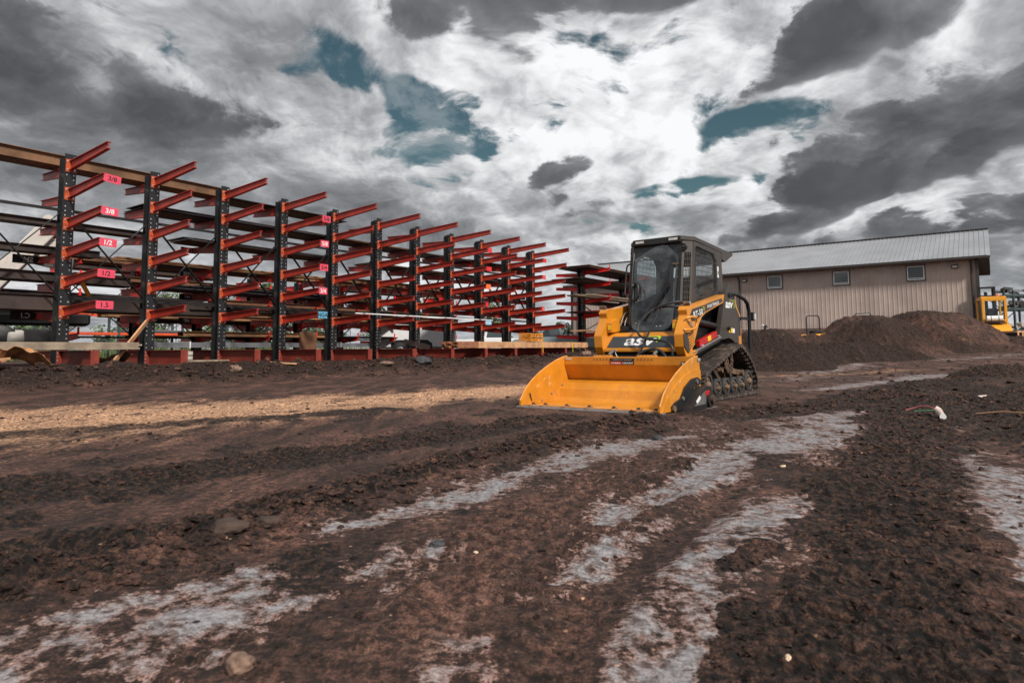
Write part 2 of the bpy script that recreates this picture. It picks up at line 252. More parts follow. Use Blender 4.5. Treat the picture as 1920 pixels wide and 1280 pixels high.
# ---------------------------------------------------------------- mesh builder
def V3(p): return Vector(p)
class MB:
    def __init__(s): s.v = []; s.f = []; s.mi = []; s.sm = []; s.mats = []; s.done = []
    def nx(s):
        # close the current piece: what follows becomes a mesh of its own
        q = MB.__new__(MB); q.__dict__ = dict(v=s.v, f=s.f, mi=s.mi, sm=s.sm, mats=s.mats, done=[]); s.done.append(q); s.v, s.f, s.mi, s.sm, s.mats = [], [], [], [], []; return s
    def mat(s, name):
        if name not in s.mats: s.mats.append(name)
        return s.mats.index(name)
    def add(s, verts, faces, m, smooth=False, M=None):
        o = len(s.v); k = s.mat(m)
        s.v += [tuple(M @ Vector(p)) for p in verts] if M is not None else [tuple(p) for p in verts]
        for f in faces: s.f.append(tuple(i + o for i in f)); s.mi.append(k); s.sm.append(smooth)
        return s
    def box(s, c, size, m, rot=None, ch=0.0):
        hx, hy, hz = size[0] / 2, size[1] / 2, size[2] / 2
        M = Matrix.Translation(c)
        if rot is not None: M = M @ (rot.to_4x4() if hasattr(rot, 'to_4x4') else rot)
        if ch > 0 and min(hx, hy, hz) > ch:
            vs = []
            for sx in (-1, 1):
                for sy in (-1, 1):
                    for sz in (-1, 1):
                        vs += [(sx * (hx - ch), sy * (hy - ch), sz * hz), (sx * (hx - ch), sy * hy, sz * (hz - ch)), (sx * hx, sy * (hy - ch), sz * (hz - ch))]
            bm = bmesh.new(); [bm.verts.new(p) for p in vs]; bmesh.ops.convex_hull(bm, input=bm.verts); bm.normal_update()
            bmesh.ops.dissolve_limit(bm, angle_limit=0.01, verts=bm.verts, edges=bm.edges)
            bm.verts.index_update()
            s.add([v.co[:] for v in bm.verts], [[v.index for v in f.verts] for f in bm.faces], m, False, M); bm.free(); return s
        vs = [(x, y, z) for x in (-hx, hx) for y in (-hy, hy) for z in (-hz, hz)]
        return s.add(vs, [(0, 1, 3, 2), (4, 6, 7, 5), (0, 4, 5, 1), (2, 3, 7, 6), (0, 2, 6, 4), (1, 5, 7, 3)], m, False, M)
    def bar(s, a, b, w, h, m, up=(0, 0, 1)):
        a = Vector(a); b = Vector(b); x = (b - a); L = x.length; x.normalize(); u = Vector(up)
        y = u.cross(x)
        if y.length < 1e-4: y = Vector((0, 1, 0)).cross(x)
        y.normalize(); z = x.cross(y)
        M = Matrix((x, y, z)).transposed().to_4x4(); M.translation = (a + b) / 2
        hx, hy, hz = L / 2, w / 2, h / 2
        vs = [(p, q, r) for p in (-hx, hx) for q in (-hy, hy) for r in (-hz, hz)]
        return s.add(vs, [(0, 1, 3, 2), (4, 6, 7, 5), (0, 4, 5, 1), (2, 3, 7, 6), (0, 2, 6, 4), (1, 5, 7, 3)], m, False, M)
    def prism(s, pts, y0, y1, m, M=None, axis='y', smooth=False):
        """closed 2-D outline pts (x,z) extruded from y0 to y1 (axis y), or (y,z) along x, or (x,y) along z"""
        n = len(pts)
        def P(p, t): return (p[0], t, p[1]) if axis == 'y' else ((t, p[0], p[1]) if axis == 'x' else (p[0], p[1], t))
        vs = [P(p, y0) for p in pts] + [P(p, y1) for p in pts]
        fs = [tuple(range(n)), tuple(range(2 * n - 1, n - 1, -1))]
        s.add(vs, fs, m, False, M)
        s.add(vs, [(i, (i + 1) % n, (i + 1) % n + n, i + n) for i in range(n)], m, smooth, M); return s
    def ring(s, outer, inner, y0, y1, m, M=None, axis='y'):
        """plate with a hole: outer and inner outlines of the same number of points"""
        n = len(outer)
        def P(p, t): return (p[0], t, p[1]) if axis == 'y' else ((t, p[0], p[1]) if axis == 'x' else (p[0], p[1], t))
        vs = [P(p, y0) for p in outer] + [P(p, y0) for p in inner] + [P(p, y1) for p in outer] + [P(p, y1) for p in inner]
        fs = []
        for i in range(n):
            j = (i + 1) % n
            fs += [(i, j, j + n, i + n), (i + 2 * n, i + 3 * n, j + 3 * n, j + 2 * n), (i, i + 2 * n, j + 2 * n, j), (i + n, j + n, j + 3 * n, i + 3 * n)]
        return s.add(vs, fs, m, False, M)
    def tube(s, path, r, m, n=8, cap=True, closed=False):
        path = [Vector(p) for p in path]; k = len(path); vs = []; fs = []
        rr = r if isinstance(r, (list, tuple)) else [r] * k
        prev = None
        for i, p in enumerate(path):
            a = path[i - 1] if (i > 0 or closed) else p; b = path[(i + 1) % k] if (i < k - 1 or closed) else p
            t = (b - a).normalized()
            if prev is None:
                u = Vector((0, 0, 1)) if abs(t.z) < 0.9 else Vector((1, 0, 0)); u = (u - t * u.dot(t)).normalized()
            else: u = (prev - t * prev.dot(t)).normalized()
            prev = u; w = t.cross(u)
            for j in range(n):
                an = 2 * math.pi * j / n; vs.append(tuple(p + (u * math.cos(an) + w * math.sin(an)) * rr[i]))
        for i in range(k if closed else k - 1):
            for j in range(n):
                a = i * n + j; b = i * n + (j + 1) % n; c = ((i + 1) % k) * n
                fs.append((a, b, c + (j + 1) % n, c + j))
        s.add(vs, fs, m, True)
        if cap and not closed: s.add(vs[:n], [tuple(range(n - 1, -1, -1))], m); s.add(vs[-n:], [tuple(range(n))], m)
        return s
    def cyl(s, a, b, r, m, n=16, r2=None): return s.tube([a, b], [r, r if r2 is None else r2], m, n)
    def lathe(s, prof, m, n=24, M=None, smooth=True):
        """profile (radius, height) revolved about the local z axis"""
        vs = []; fs = []
        for r, h in prof:
            for j in range(n): an = 2 * math.pi * j / n; vs.append((r * math.cos(an), r * math.sin(an), h))
        for i in range(len(prof) - 1):
            for j in range(n): a = i * n + j; b = i * n + (j + 1) % n; fs.append((a, b, b + n, a + n))
        s.add(vs, fs, m, smooth, M); return s
    def build(s, name, parent=None, loc=None, rotz=None, bevel=0.0, auto=False):
        for q in s.done: q.build(name, parent, loc, rotz, bevel)
        me = bpy.data.meshes.new(name); me.from_pydata(s.v, [], s.f)
        for m in s.mats: me.materials.append(MATS[m])
        me.polygons.foreach_set('material_index', s.mi); me.polygons.foreach_set('use_smooth', s.sm); me.validate(); me.update()
        bm = bmesh.new(); bm.from_mesh(me); bmesh.ops.recalc_face_normals(bm, faces=bm.faces); bm.to_mesh(me); bm.free()
        o = bpy.data.objects.new(name, me); col.objects.link(o)
        if parent is not None: o.parent = parent
        if loc is not None: o.location = loc
        if rotz is not None: o.rotation_euler = (0, 0, rotz)
        if bevel:
            b = o.modifiers.new('bevel', 'BEVEL'); b.width = bevel; b.segments = 2; b.limit_method = 'ANGLE'; b.angle_limit = R(40)
        return o
def tag(o, label=None, cat=None, group=None, kind=None):
    if label: o['label'] = label
    if cat: o['category'] = cat
    if group: o['group'] = group
    if kind: o['kind'] = kind
    elif cat: o['kind'] = 'thing'
    return o
def thing(name, loc, rotz, label, cat, group=None):
    o = bpy.data.objects.new(name, None); o.empty_display_size = 0.2; col.objects.link(o); o.location = loc; o.rotation_euler = (0, 0, rotz)
    return tag(o, label, cat, group)
KIDS = {}
def copy_thing(root, children, loc, rotz=None):
    r = root.copy(); col.objects.link(r); r.location = loc
    if rotz is not None: r.rotation_euler = (0, 0, rotz)
    for ch, gs in children:
        c = ch.copy(); col.objects.link(c); c.parent = r
        for g in gs: d = g.copy(); col.objects.link(d); d.parent = c
    return r
TXT = {}
def text_geo(txt, bold=0.0, shear=0.0, font_space=1.0):
    """flat letter outlines, height about 1, origin at the centre"""
    key = (txt, bold, shear, font_space)
    if key in TXT: return TXT[key]
    cu = bpy.data.curves.new('lettering', 'FONT'); cu.body = txt; cu.align_x = 'CENTER'; cu.align_y = 'CENTER'; cu.offset = bold; cu.shear = shear; cu.space_character = font_space
    cu.resolution_u = 3; cu.fill_mode = 'FRONT'
    o = bpy.data.objects.new('lettering', cu); col.objects.link(o); dg = bpy.context.evaluated_depsgraph_get()
    me = bpy.data.meshes.new_from_object(o.evaluated_get(dg))
    vs = [tuple(v.co) for v in me.vertices]; fs = [tuple(p.vertices) for p in me.polygons]
    bpy.data.objects.remove(o); bpy.data.meshes.remove(me); bpy.data.curves.remove(cu)
    xs = [v[0] for v in vs]; ys = [v[1] for v in vs]; cx, cy = (min(xs) + max(xs)) / 2, (min(ys) + max(ys)) / 2; h = max(ys) - min(ys)
    vs = [((x - cx) / h, (y - cy) / h) for x, y, _ in vs]; TXT[key] = (vs, fs, (max(xs) - min(xs)) / h); return TXT[key]
def put_text(mb, txt, org, U, W, height, m, width=None, **kw):
    vs, fs, asp = text_geo(txt, **kw); org = Vector(org); U = Vector(U).normalized(); W = Vector(W).normalized()
    sx = height if width is None else width / asp
    mb.add([tuple(org + U * (x * sx) + W * (y * height)) for x, y in vs], fs, m)

# ---------------------------------------------------------------- ground
_rs = np.random.RandomState(11); _perm = _rs.permutation(512); _perm = np.concatenate([_perm, _perm, _perm])
_ga = _rs.rand(512) * 2 * np.pi; _gx = np.cos(_ga); _gy = np.sin(_ga)
def perlin(x, y):
    xi = np.floor(x).astype(np.int64); yi = np.floor(y).astype(np.int64); xf = x - xi; yf = y - yi; xi = xi & 511; yi = yi & 511
    def g(i, j, dx, dy):
        h = _perm[(_perm[(xi + i) & 511] + yi + j) & 511]; return _gx[h] * dx + _gy[h] * dy
    u = xf * xf * xf * (xf * (xf * 6 - 15) + 10); v = yf * yf * yf * (yf * (yf * 6 - 15) + 10)
    a = g(0, 0, xf, yf); b = g(1, 0, xf - 1, yf); c = g(0, 1, xf, yf - 1); d = g(1, 1, xf - 1, yf - 1)
    return ((a * (1 - u) + b * u) * (1 - v) + (c * (1 - u) + d * u) * v) * 1.5
def sstep(x, a, b): t = np.clip((x - a) / (b - a), 0, 1); return t * t * (3 - 2 * t)
def pathdist(x, y, pts, widths=None):
    """distance to a polyline, arc length along it, and width interpolated at the nearest point"""
    best = np.full(x.shape, 1e9); arc = np.zeros(x.shape); wid = np.ones(x.shape); sd_ = np.zeros(x.shape); acc = 0.0
    for i in range(len(pts) - 1):
        ax, ay = pts[i]; bx, by = pts[i + 1]; dx, dy = bx - ax, by - ay; L = math.hypot(dx, dy)
        t = np.clip(((x - ax) * dx + (y - ay) * dy) / (L * L), 0, 1); px = x - (ax + t * dx); py = y - (ay + t * dy); d = np.hypot(px, py)
        k = d < best; best = np.where(k, d, best); arc = np.where(k, acc + t * L, arc); sd_ = np.where(k, (px * dy - py * dx) / L, sd_)
        if widths: wid = np.where(k, widths[i] * (1 - t) + widths[i + 1] * t, wid)
        acc += L
    return best, arc, wid, sd_
WINDROW = [(-2.6, 0.9), (-1.42, 1.70), (-1.12, 1.95), (-0.98, 2.33), (-0.73, 2.88), (-0.2, 3.96), (0.45, 4.95), (1.1, 5.7)]
TRACKS = [([(0.45, 0.6), (0.80, 1.35), (1.26, 2.33), (2.02, 4.05), (2.72, 6.22), (3.5, 9.0), (5.5, 13.5)], 0.34),
          ([(-0.35, 0.6), (-0.12, 1.33), (0.10, 2.07), (0.52, 2.94), (1.40, 4.54), (2.3, 6.6), (3.4, 8.6)], 0.22),
          ([(-0.9, 0.6), (-0.45, 1.7), (0.12, 2.75), (0.75, 3.85)], 0.16),
          ([(-0.75, 0.6), (-0.30, 1.45), (0.22, 2.35), (0.95, 3.5), (1.8, 4.9)], 0.12),
          ([(1.5, 0.9), (1.72, 1.6), (2.4, 2.7), (3.6, 4.2), (4.6, 6.2)], 0.20),
          ([(-5.0, 3.2), (-3.0, 4.9), (-1.2, 6.6), (1.2, 9.6)], 0.22), ([(-6.0, 5.2), (-4.0, 6.9), (-2.0, 8.7), (1.0, 12.0)], 0.22),
          ([(-4.2, 2.0), (-2.4, 3.4), (-0.8, 5.3), (0.2, 6.4)], 0.20)]
LOOSE = [([(0.40, 0.5), (0.74, 1.35), (0.94, 1.77), (1.24, 2.34), (1.86, 3.28), (2.75, 4.6), (3.5, 6.0), (5.2, 8.5)], [.25, .25, .27, .29, .34, .38, .42, .5]),
         ([(0.36, 1.22), (0.47, 1.45), (0.56, 1.70)], [.05, .07, .04]), ([(0.62, 1.95), (0.80, 2.15)], [.05, .07]), ([(2.6, 2.0), (3.4, 3.6), (4.4, 5.4), (6.4, 8.2)], [.55, .55, .7, 1.2]),
         ([(-2.6, 0.7), (-1.6, 1.75), (-1.2, 2.3), (-0.75, 3.0), (-0.25, 3.95), (0.5, 5.0), (1.2, 5.8)], [.5, .38, .22, .17, .17, .16, .14]), ([(-3.5, 2.4), (-2.0, 3.3), (-1.0, 4.6), (0.4, 6.2)], [.45, .40, .32, .3]),
         ([(2.0, 6.4), (3.5, 7.2), (5.5, 9.5), (8, 12)], [.5, .45, .5, .8]), ([(0.9, 3.6), (0.98, 3.9)], [.06, .05]), ([(-5.5, 4.6), (-3.0, 6.0), (-1.3, 7.2)], [.3, .3, .25])]
RUTS = [([(0.02, 1.25), (0.20, 1.68), (0.37, 2.02), (0.68, 2.49), (1.05, 3.15)], 0.07), ([(-8, 8.5), (-4.6, 10.2), (-0.5, 13.2), (4, 19)], 0.10), ([(-7, 6.8), (-3.6, 8.9), (0, 11.9)], 0.10)]
# pale dried clay scraped flat: centre lines and half widths in metres
GREY = [([(2.95, 6.05), (2.45, 5.3), (1.95, 4.7), (1.42, 4.05), (0.92, 3.32), (0.50, 2.74), (0.33, 2.5)], [0.62, 0.46, 0.38, 0.27, 0.19, 0.12, 0.05], 0.95),
        ([(0.72, 2.52), (0.62, 2.40), (0.45, 2.17), (0.20, 1.90)], [0.07, 0.14, 0.17, 0.11], 0.95),
        ([(1.22, 2.75), (1.02, 2.58), (0.74, 2.30), (0.53, 1.95), (0.42, 1.60), (0.33, 1.33), (0.25, 1.1)], [0.08, 0.17, 0.21, 0.20, 0.20, 0.23, 0.26], 0.86),
        ([(1.35, 5.0), (0.97, 4.72), (0.45, 4.05), (0.0, 3.34), (-0.26, 2.90), (-0.46, 2.62), (-0.68, 2.38)], [0.05, 0.16, 0.22, 0.13, 0.09, 0.08, 0.05], 0.92),
        ([(-0.26, 2.25), (-0.46, 1.93), (-0.66, 1.70), (-0.86, 1.50), (-1.1, 1.30)], [0.05, 0.11, 0.13, 0.16, 0.20], 0.80),
        ([(-0.66, 1.95), (-0.84, 1.76), (-0.98, 1.62)], [0.04, 0.09, 0.11], 0.85),
        ([(2.95, 4.75), (2.62, 3.95), (2.38, 3.38), (2.15, 2.88), (1.86, 2.42), (1.62, 2.1), (1.35, 1.8)], [0.05, 0.12, 0.22, 0.26, 0.14, 0.08, 0.05], 0.92),
        ([(4.3, 9.75), (4.94, 10.33), (6.72, 11.68), (9.2, 14.4)], [0.12, 0.24, 0.34, 0.55], 0.95),
        ([(7.02, 16.26), (8.9, 18.3), (10.6, 20.2)], [0.25, 0.5, 0.3], 0.75),
        ([(5.2, 12.8), (7.0, 14.6)], [0.3, 0.35], 0.5), ([(13, 20.5), (14.8, 20.6), (16.5, 21.4)], [0.3, 0.45, 0.3], 0.6)]
TAN = [([(-9.5, 3.4), (-6.8, 5.1), (-4.45, 6.35), (-3.1, 7.4), (-1.5, 8.9), (0.4, 10.9), (2.5, 14)], [2.7, 2.7, 2.1, 1.8, 1.5, 1.2, 1.0], 1.0), ([(5.0, 14.0), (7.5, 16.0), (10, 17.5)], [0.5, 0.8, 0.6], 0.5)]  # left path paints a sunlit band as ground colour, right path tan soil
def ground_fields(x, y, cell):
    r = np.hypot(x, y); c = -(x * math.cos(YA) - y * math.sin(YA)); s = x * math.sin(YA) + y * math.cos(YA)
    def oct_(wl, amp, ox=0.0): return amp * perlin(x / wl + ox, y / wl + 3.1 * ox) * sstep(wl / np.maximum(cell, 1e-4), 1.6, 4.0)
    z = 0.33 * sstep(c, 12.9, 14.35) * sstep(s, -6, 0)
    z = np.maximum(z, 1.62 * sstep(s, 28, 41) * sstep(-c, -27, -22) * sstep(c, 0.2, 3.5))
    z = np.maximum(z, 0.45 * sstep(r, 18, 30) * sstep(s, 16, 24))
    near_rack = np.exp(-((c - 13.95) / 0.62) ** 2) * sstep(s, 0, 3) * (1 - sstep(s, 30, 33))
    z = z + near_rack * (0.055 + 0.10 * perlin(s / 0.9, c / 0.7) + 0.07 * perlin(s / 0.33, c / 0.3))
    rough = np.full(x.shape, 0.5)
    wd, _, _, _ = pathdist(x, y, WINDROW); wr = np.exp(-(wd / (0.11 + 0.035 * r)) ** 2)
    rough = rough + 1.0 * wr + 1.6 * near_rack; z = z + wr * (0.018 + 0.006 * np.minimum(r, 4))
    loose = np.zeros(x.shape); rag = .30 * perlin(x / .16 + 3, y / .16) + .22 * perlin(x / .06, y / .06 + 8) * sstep(.06 / cell, 1.6, 4) + .35 * perlin(x / .55, y / .55 + 2)
    for pts, ws in LOOSE:
        d, ar, w, _ = pathdist(x, y, pts, ws); loose = np.maximum(loose, 1 - sstep(d / w + rag, 0.72, 1.08))
    loose = np.maximum(loose, sstep(perlin(x / .42 + 17, y / .42) + .5 * rag, .40, .62) * .7)
    rough = np.full(x.shape, 0.13) + 1.05 * loose + 0.6 * wr + 1.5 * near_rack; right = loose
    hump = np.exp(-(((x - 4.9) / 1.1) ** 2 + ((y - 5.6) / 1.7) ** 2)) + np.exp(-(((x - 8.6) / 2.0) ** 2 + ((y - 9.8) / 1.9) ** 2)) * 1.5; z = z + 0.14 * hump; rough = rough + 0.9 * hump
    bl = np.exp(-(((x + 2.2) / 1.0) ** 2 + ((y - 1.6) / 0.7) ** 2)); z = z + 0.06 * bl; rough = rough + 0.8 * bl
    grey = np.zeros(x.shape); tan = np.zeros(x.shape)
    jx = x + 0.05 * np.minimum(r, 5) / 2 * perlin(x * 3.1 + 7, y * 3.1); jy = y + 0.05 * np.minimum(r, 5) / 2 * perlin(x * 3.1 + 31, y * 3.1 + 5)
    for pts, ws, a in GREY:
        d, ar, w, _ = pathdist(jx, jy, pts, ws); grey = np.maximum(grey, np.maximum(a * (1 - sstep(d / w, 0.25, 1.6)), .34 * (1 - sstep(d / w, 1.2, 3.2))))
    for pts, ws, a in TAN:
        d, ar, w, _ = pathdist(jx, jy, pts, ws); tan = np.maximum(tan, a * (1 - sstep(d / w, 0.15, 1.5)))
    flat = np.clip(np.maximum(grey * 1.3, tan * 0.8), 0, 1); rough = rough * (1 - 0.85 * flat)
    ax = (x * 0.62 + y * 0.79); bx = (x * 0.79 - y * 0.62)           # streaks run with the traffic
    z = z + 0.030 * perlin(x / 3.1 + 5, y / 3.1) * sstep(r, 0.5, 3) + 0.009 * perlin(ax / 2.2, bx / 0.22 + 9) * sstep(0.35 / cell, 1.6, 4)
    lug = np.zeros(x.shape)
    for pts, hw in TRACKS:
        d, ar, w, sdv = pathdist(x, y, pts); m = (1 - sstep(d, hw * 0.8, hw * 1.05)) * np.clip(0.75 + 0.9 * perlin(x / 0.9 + 40, y / 0.9), 0, 1)
        ph = ar / 0.10 + 0.10 * perlin(x / 0.15, y / 0.15 + 3) + 0.25 * np.abs(sdv) / hw; saw = 0.5 + 0.5 * np.cos(2 * np.pi * ph)
        z = z - 0.010 * m; z = z + (0.016 - .008 * grey) * np.clip(m, 0, 1) * sstep(saw, .25, .75) * sstep(0.10 / cell, 2.0, 5.0); lug = np.maximum(lug, np.clip(m, 0, 1) * sstep(saw, .3, .7))
        z = z + 0.007 * (1 - grey) * np.exp(-((d - hw * 1.1) / 0.04) ** 2) * (0.5 + perlin(x / 0.11, y / 0.11))
    rut = np.zeros(x.shape)
    for pts, hw in RUTS:
        d, _, _, _ = pathdist(x, y, pts); g = np.exp(-(d / hw) ** 2); rut = np.maximum(rut, g); z = z - 0.015 * g + 0.006 * np.exp(-((d - hw * 1.7) / 0.03) ** 2)
    rough = rough * (1 - 0.7 * rut)
    def bil(wl, amp, ox): return (0.35 - np.abs(perlin(x / wl + ox, y / wl + 2.3 * ox))) * amp * sstep(wl / cell, 1.6, 4.0)
    cl = bil(0.55, 0.022, 1.7) + bil(0.21, 0.020, 4.1) + bil(0.095, 0.014, 6.3) + bil(0.045, 0.008, 8.9) + oct_(0.020, 0.0045, 3.3)
    z = z + cl * rough * 1.9 + loose * (.35 - np.abs(perlin(x / .030, y / .030 + 4))) * .014 * sstep(.030 / cell, 1.6, 4)
    far = sstep(r, 14, 40); z = z + far * (0.10 * perlin(x / 4.4, y / 3.7) + 0.05 * perlin(x / 1.3, y / 1.4)) * (1 - sstep(r, 200, 400))
    # pad under the machine stays level
    lx = (x - 0.745) * -0.603 + (y - 6.936) * -0.798; ly = (x - 0.745) * 0.798 - (y - 6.936) * 0.603
    pad = (1 - sstep(np.abs(lx + 1.7), 1.7, 2.3)) * (1 - sstep(np.abs(ly), 0.85, 1.25)); z = z * (1 - pad) + pad * np.minimum(z * 0.3, 0.004)
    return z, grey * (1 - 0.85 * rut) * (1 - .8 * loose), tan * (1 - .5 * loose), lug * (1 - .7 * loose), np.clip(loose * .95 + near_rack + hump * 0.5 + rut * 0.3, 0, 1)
def gz(x, y):
    return float(ground_fields(np.array([x]), np.array([y]), np.array([0.03]))[0][0])
def ground_mat():
    m = bpy.data.materials.new('mud'); m.use_nodes = True; t = NT(m.node_tree); b = t.n['Principled BSDF']; MATS['mud'] = m
    geo = t.node('ShaderNodeNewGeometry'); P = geo.outputs['Position']
    def at(nm): a = t.node('ShaderNodeAttribute', attribute_name=nm); return a.outputs['Fac']
    grey, tan, lug, dark = at('grey'), at('tan'), at('lug'), at('loose')
    mp = t.node('ShaderNodeMapping'); mp.inputs['Rotation'].default_value = (0, 0, R(38)); mp.inputs['Scale'].default_value = (1.0, 0.42, 1.0); t.lk(P, mp.inputs[0]); S = mp.outputs[0]
    mp3 = t.node('ShaderNodeMapping'); mp3.inputs['Rotation'].default_value = (0, 0, R(38)); mp3.inputs['Scale'].default_value = (1.0, 0.15, 1.0); t.lk(P, mp3.inputs[0]); S3 = mp3.outputs[0]
    n1 = t.noise(P, 1.1, 6, 0.6); n2 = t.noise(S, 5, 8, 0.66, 0.4); n3 = t.noise(P, 34, 6, 0.70); n4 = t.noise(S, 19, 7, 0.68, 0.3); n5 = t.noise(P, 120, 4, 0.7); n6 = t.noise(S, 2.3, 7, 0.66, 0.3)
    n7 = t.noise(S3, 3.0, 7, 0.68, 0.2)
    c = t.mix(t.ss(n2, 0.40, 0.60), (0.036, 0.0215, 0.0165), (0.105, 0.062, 0.048))
    c = t.mix(t.math('MULTIPLY', t.ss(n7, 0.46, 0.56), 0.75), c, (0.165, 0.098, 0.077))
    c = t.mix(t.math('MULTIPLY', t.ss(n1, 0.44, 0.60, 1.0, 0.0), 0.45), c, (0.030, 0.019, 0.0155))
    c = t.mix(t.math('MULTIPLY', t.ss(n4, 0.40, 0.52, 1.0, 0.0), 0.5), c, (0.020, 0.013, 0.011))
    lo = t.mix(t.ss(n3, 0.42, 0.62), (0.0115, 0.0078, 0.0066), (0.060, 0.037, 0.026))
    c = t.mix(t.ss(t.math('ADD', dark, t.math('MULTIPLY', t.math('SUBTRACT', n4, 0.5), 1.6)), 0.25, 0.60), c, lo)
    c = t.mix(t.math('MULTIPLY', lug, t.ss(n4, 0.40, 0.60, 0.25, 0.85)), c, (0.125, 0.078, 0.062))
    # tan ground; the sunlit band at left is painted in with it
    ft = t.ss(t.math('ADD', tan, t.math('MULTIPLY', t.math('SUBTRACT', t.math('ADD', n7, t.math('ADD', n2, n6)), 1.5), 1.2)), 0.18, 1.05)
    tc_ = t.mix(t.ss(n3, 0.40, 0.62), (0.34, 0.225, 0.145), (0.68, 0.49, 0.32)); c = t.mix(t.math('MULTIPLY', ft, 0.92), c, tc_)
    # scraped pale clay
    nb = t.noise(P, 9, 6, 0.62, 0.2)
    brk = t.math('ADD', t.math('MULTIPLY', t.math('SUBTRACT', nb, 0.5), 2.2), t.math('ADD', t.math('MULTIPLY', t.math('SUBTRACT', n4, 0.5), 1.6), t.math('MULTIPLY', t.math('SUBTRACT', n7, 0.5), 2.4)))
    fg = t.math('ADD', grey, brk)
    fg = t.math('ADD', fg, t.math('ADD', t.math('MULTIPLY', t.math('SUBTRACT', n3, 0.5), 1.1), t.math('MULTIPLY', t.math('SUBTRACT', n5, 0.5), 0.7)))
    f1 = t.ss(fg, 0.12, 0.60); f2 = t.ss(fg, 0.46, 1.22)
    f1 = t.math('MULTIPLY', f1, t.ss(grey, 0.02, 0.25)); f2 = t.math('MULTIPLY', f2, t.ss(grey, 0.04, 0.35))
    c = t.mix(t.math('MULTIPLY', f1, 0.80), c, t.mix(n3, (0.125, 0.078, 0.064), (0.20, 0.135, 0.115)))
    c = t.mix(t.math('MULTIPLY', f2, 0.90), c, t.mix(t.ss(n3, 0.32, 0.66), (0.150, 0.180, 0.205), (0.27, 0.33, 0.38)))
    # grit and pale crumbs
    vo = t.node('ShaderNodeTexVoronoi'); vo.inputs['Scale'].default_value = 34; t.lk(P, vo.inputs['Vector'])
    vs_ = t.node('ShaderNodeSeparateColor'); t.lk(vo.outputs['Color'], vs_.inputs[0])
    sp = t.math('MULTIPLY', t.ss(vo.outputs['Distance'], 0.12, 0.20, 1, 0), t.math('GREATER_THAN', vs_.outputs[0], t.math('SUBTRACT', 0.93, t.math('MULTIPLY', tan, 0.4))))
    c = t.mix(t.math('MULTIPLY', sp, 0.8), c, t.mix(vs_.outputs[1], (0.22, 0.13, 0.08), (0.55, 0.42, 0.30)))
    # dark damp crumbs scattered over the clay
    vd = t.node('ShaderNodeTexVoronoi'); vd.inputs['Scale'].default_value = 15; t.lk(P, vd.inputs['Vector']); vc = t.node('ShaderNodeSeparateColor'); t.lk(vd.outputs['Color'], vc.inputs[0])
    c = t.mix(t.math('MULTIPLY', t.ss(vd.outputs['Distance'], 0.10, 0.17, 1, 0), t.math('GREATER_THAN', vc.outputs[0], 0.75)), c, (0.02, 0.014, 0.012))
    cr = t.math('ADD', t.math('MULTIPLY', t.math('MULTIPLY', t.ss(n3, 0.40, 0.59, 0.34, 1.42), t.ss(n5, 0.38, 0.60, 0.55, 1.3)), t.math('SUBTRACT', 1.0, t.math('MULTIPLY', f2, 0.7))), t.math('MULTIPLY', f2, 0.7)); cm = t.node('ShaderNodeVectorMath', operation='SCALE'); t.lk(c, cm.inputs[0]); t.lk(cr, cm.inputs['Scale'])
    t.lk(t.mix(1.0, cm.outputs[0], (1.0, 0.81, 0.735), 'MULTIPLY'), b.inputs['Base Color'])
    t.lk(t.math('SUBTRACT', 0.84, t.math('MULTIPLY', f2, 0.25)), b.inputs['Roughness']); b.inputs['Specular IOR Level'].default_value = 0.35
    vcl = t.math('MULTIPLY', t.math('SUBTRACT', 1.0, vo.outputs['Distance']), t.math('ADD', t.math('MULTIPLY', dark, 0.9), 0.12))
    h = t.math('ADD', t.math('ADD', t.math('MULTIPLY', n3, 0.9), vcl), t.math('ADD', t.math('MULTIPLY', n5, 0.30), t.math('MULTIPLY', n4, 1.4)))
    bp = t.node('ShaderNodeBump'); bp.inputs['Strength'].default_value = 1.0; bp.inputs['Distance'].default_value = 0.05
    t.lk(t.math('MULTIPLY', t.math('MULTIPLY', h, t.math('ADD', 0.42, t.math('MULTIPLY', dark, 0.58))), t.math('SUBTRACT', 1.0, t.math('MULTIPLY', f1, 0.72))), bp.inputs['Height']); t.lk(bp.outputs[0], b.inputs['Normal'])
ground_mat()
def mesh_np(name, co, faces, mat_name, attrs=None, smooth=True):
    me = bpy.data.meshes.new(name); n = len(co); k = faces.shape[1]
    me.vertices.add(n); me.vertices.foreach_set('co', co.astype(np.float32).ravel())
    me.loops.add(faces.size); me.loops.foreach_set('vertex_index', faces.astype(np.int32).ravel())
    me.polygons.add(len(faces)); me.polygons.foreach_set('loop_start', np.arange(0, faces.size, k, dtype=np.int32))
    me.polygons.foreach_set('use_smooth', np.full(len(faces), smooth)); me.update(calc_edges=True)
    for nm, a in (attrs or {}).items():
        at = me.attributes.new(nm, 'FLOAT', 'POINT'); at.data.foreach_set('value', a.astype(np.float32).ravel())
    me.materials.append(MATS[mat_name]); o = bpy.data.objects.new(name, me); col.objects.link(o); return o
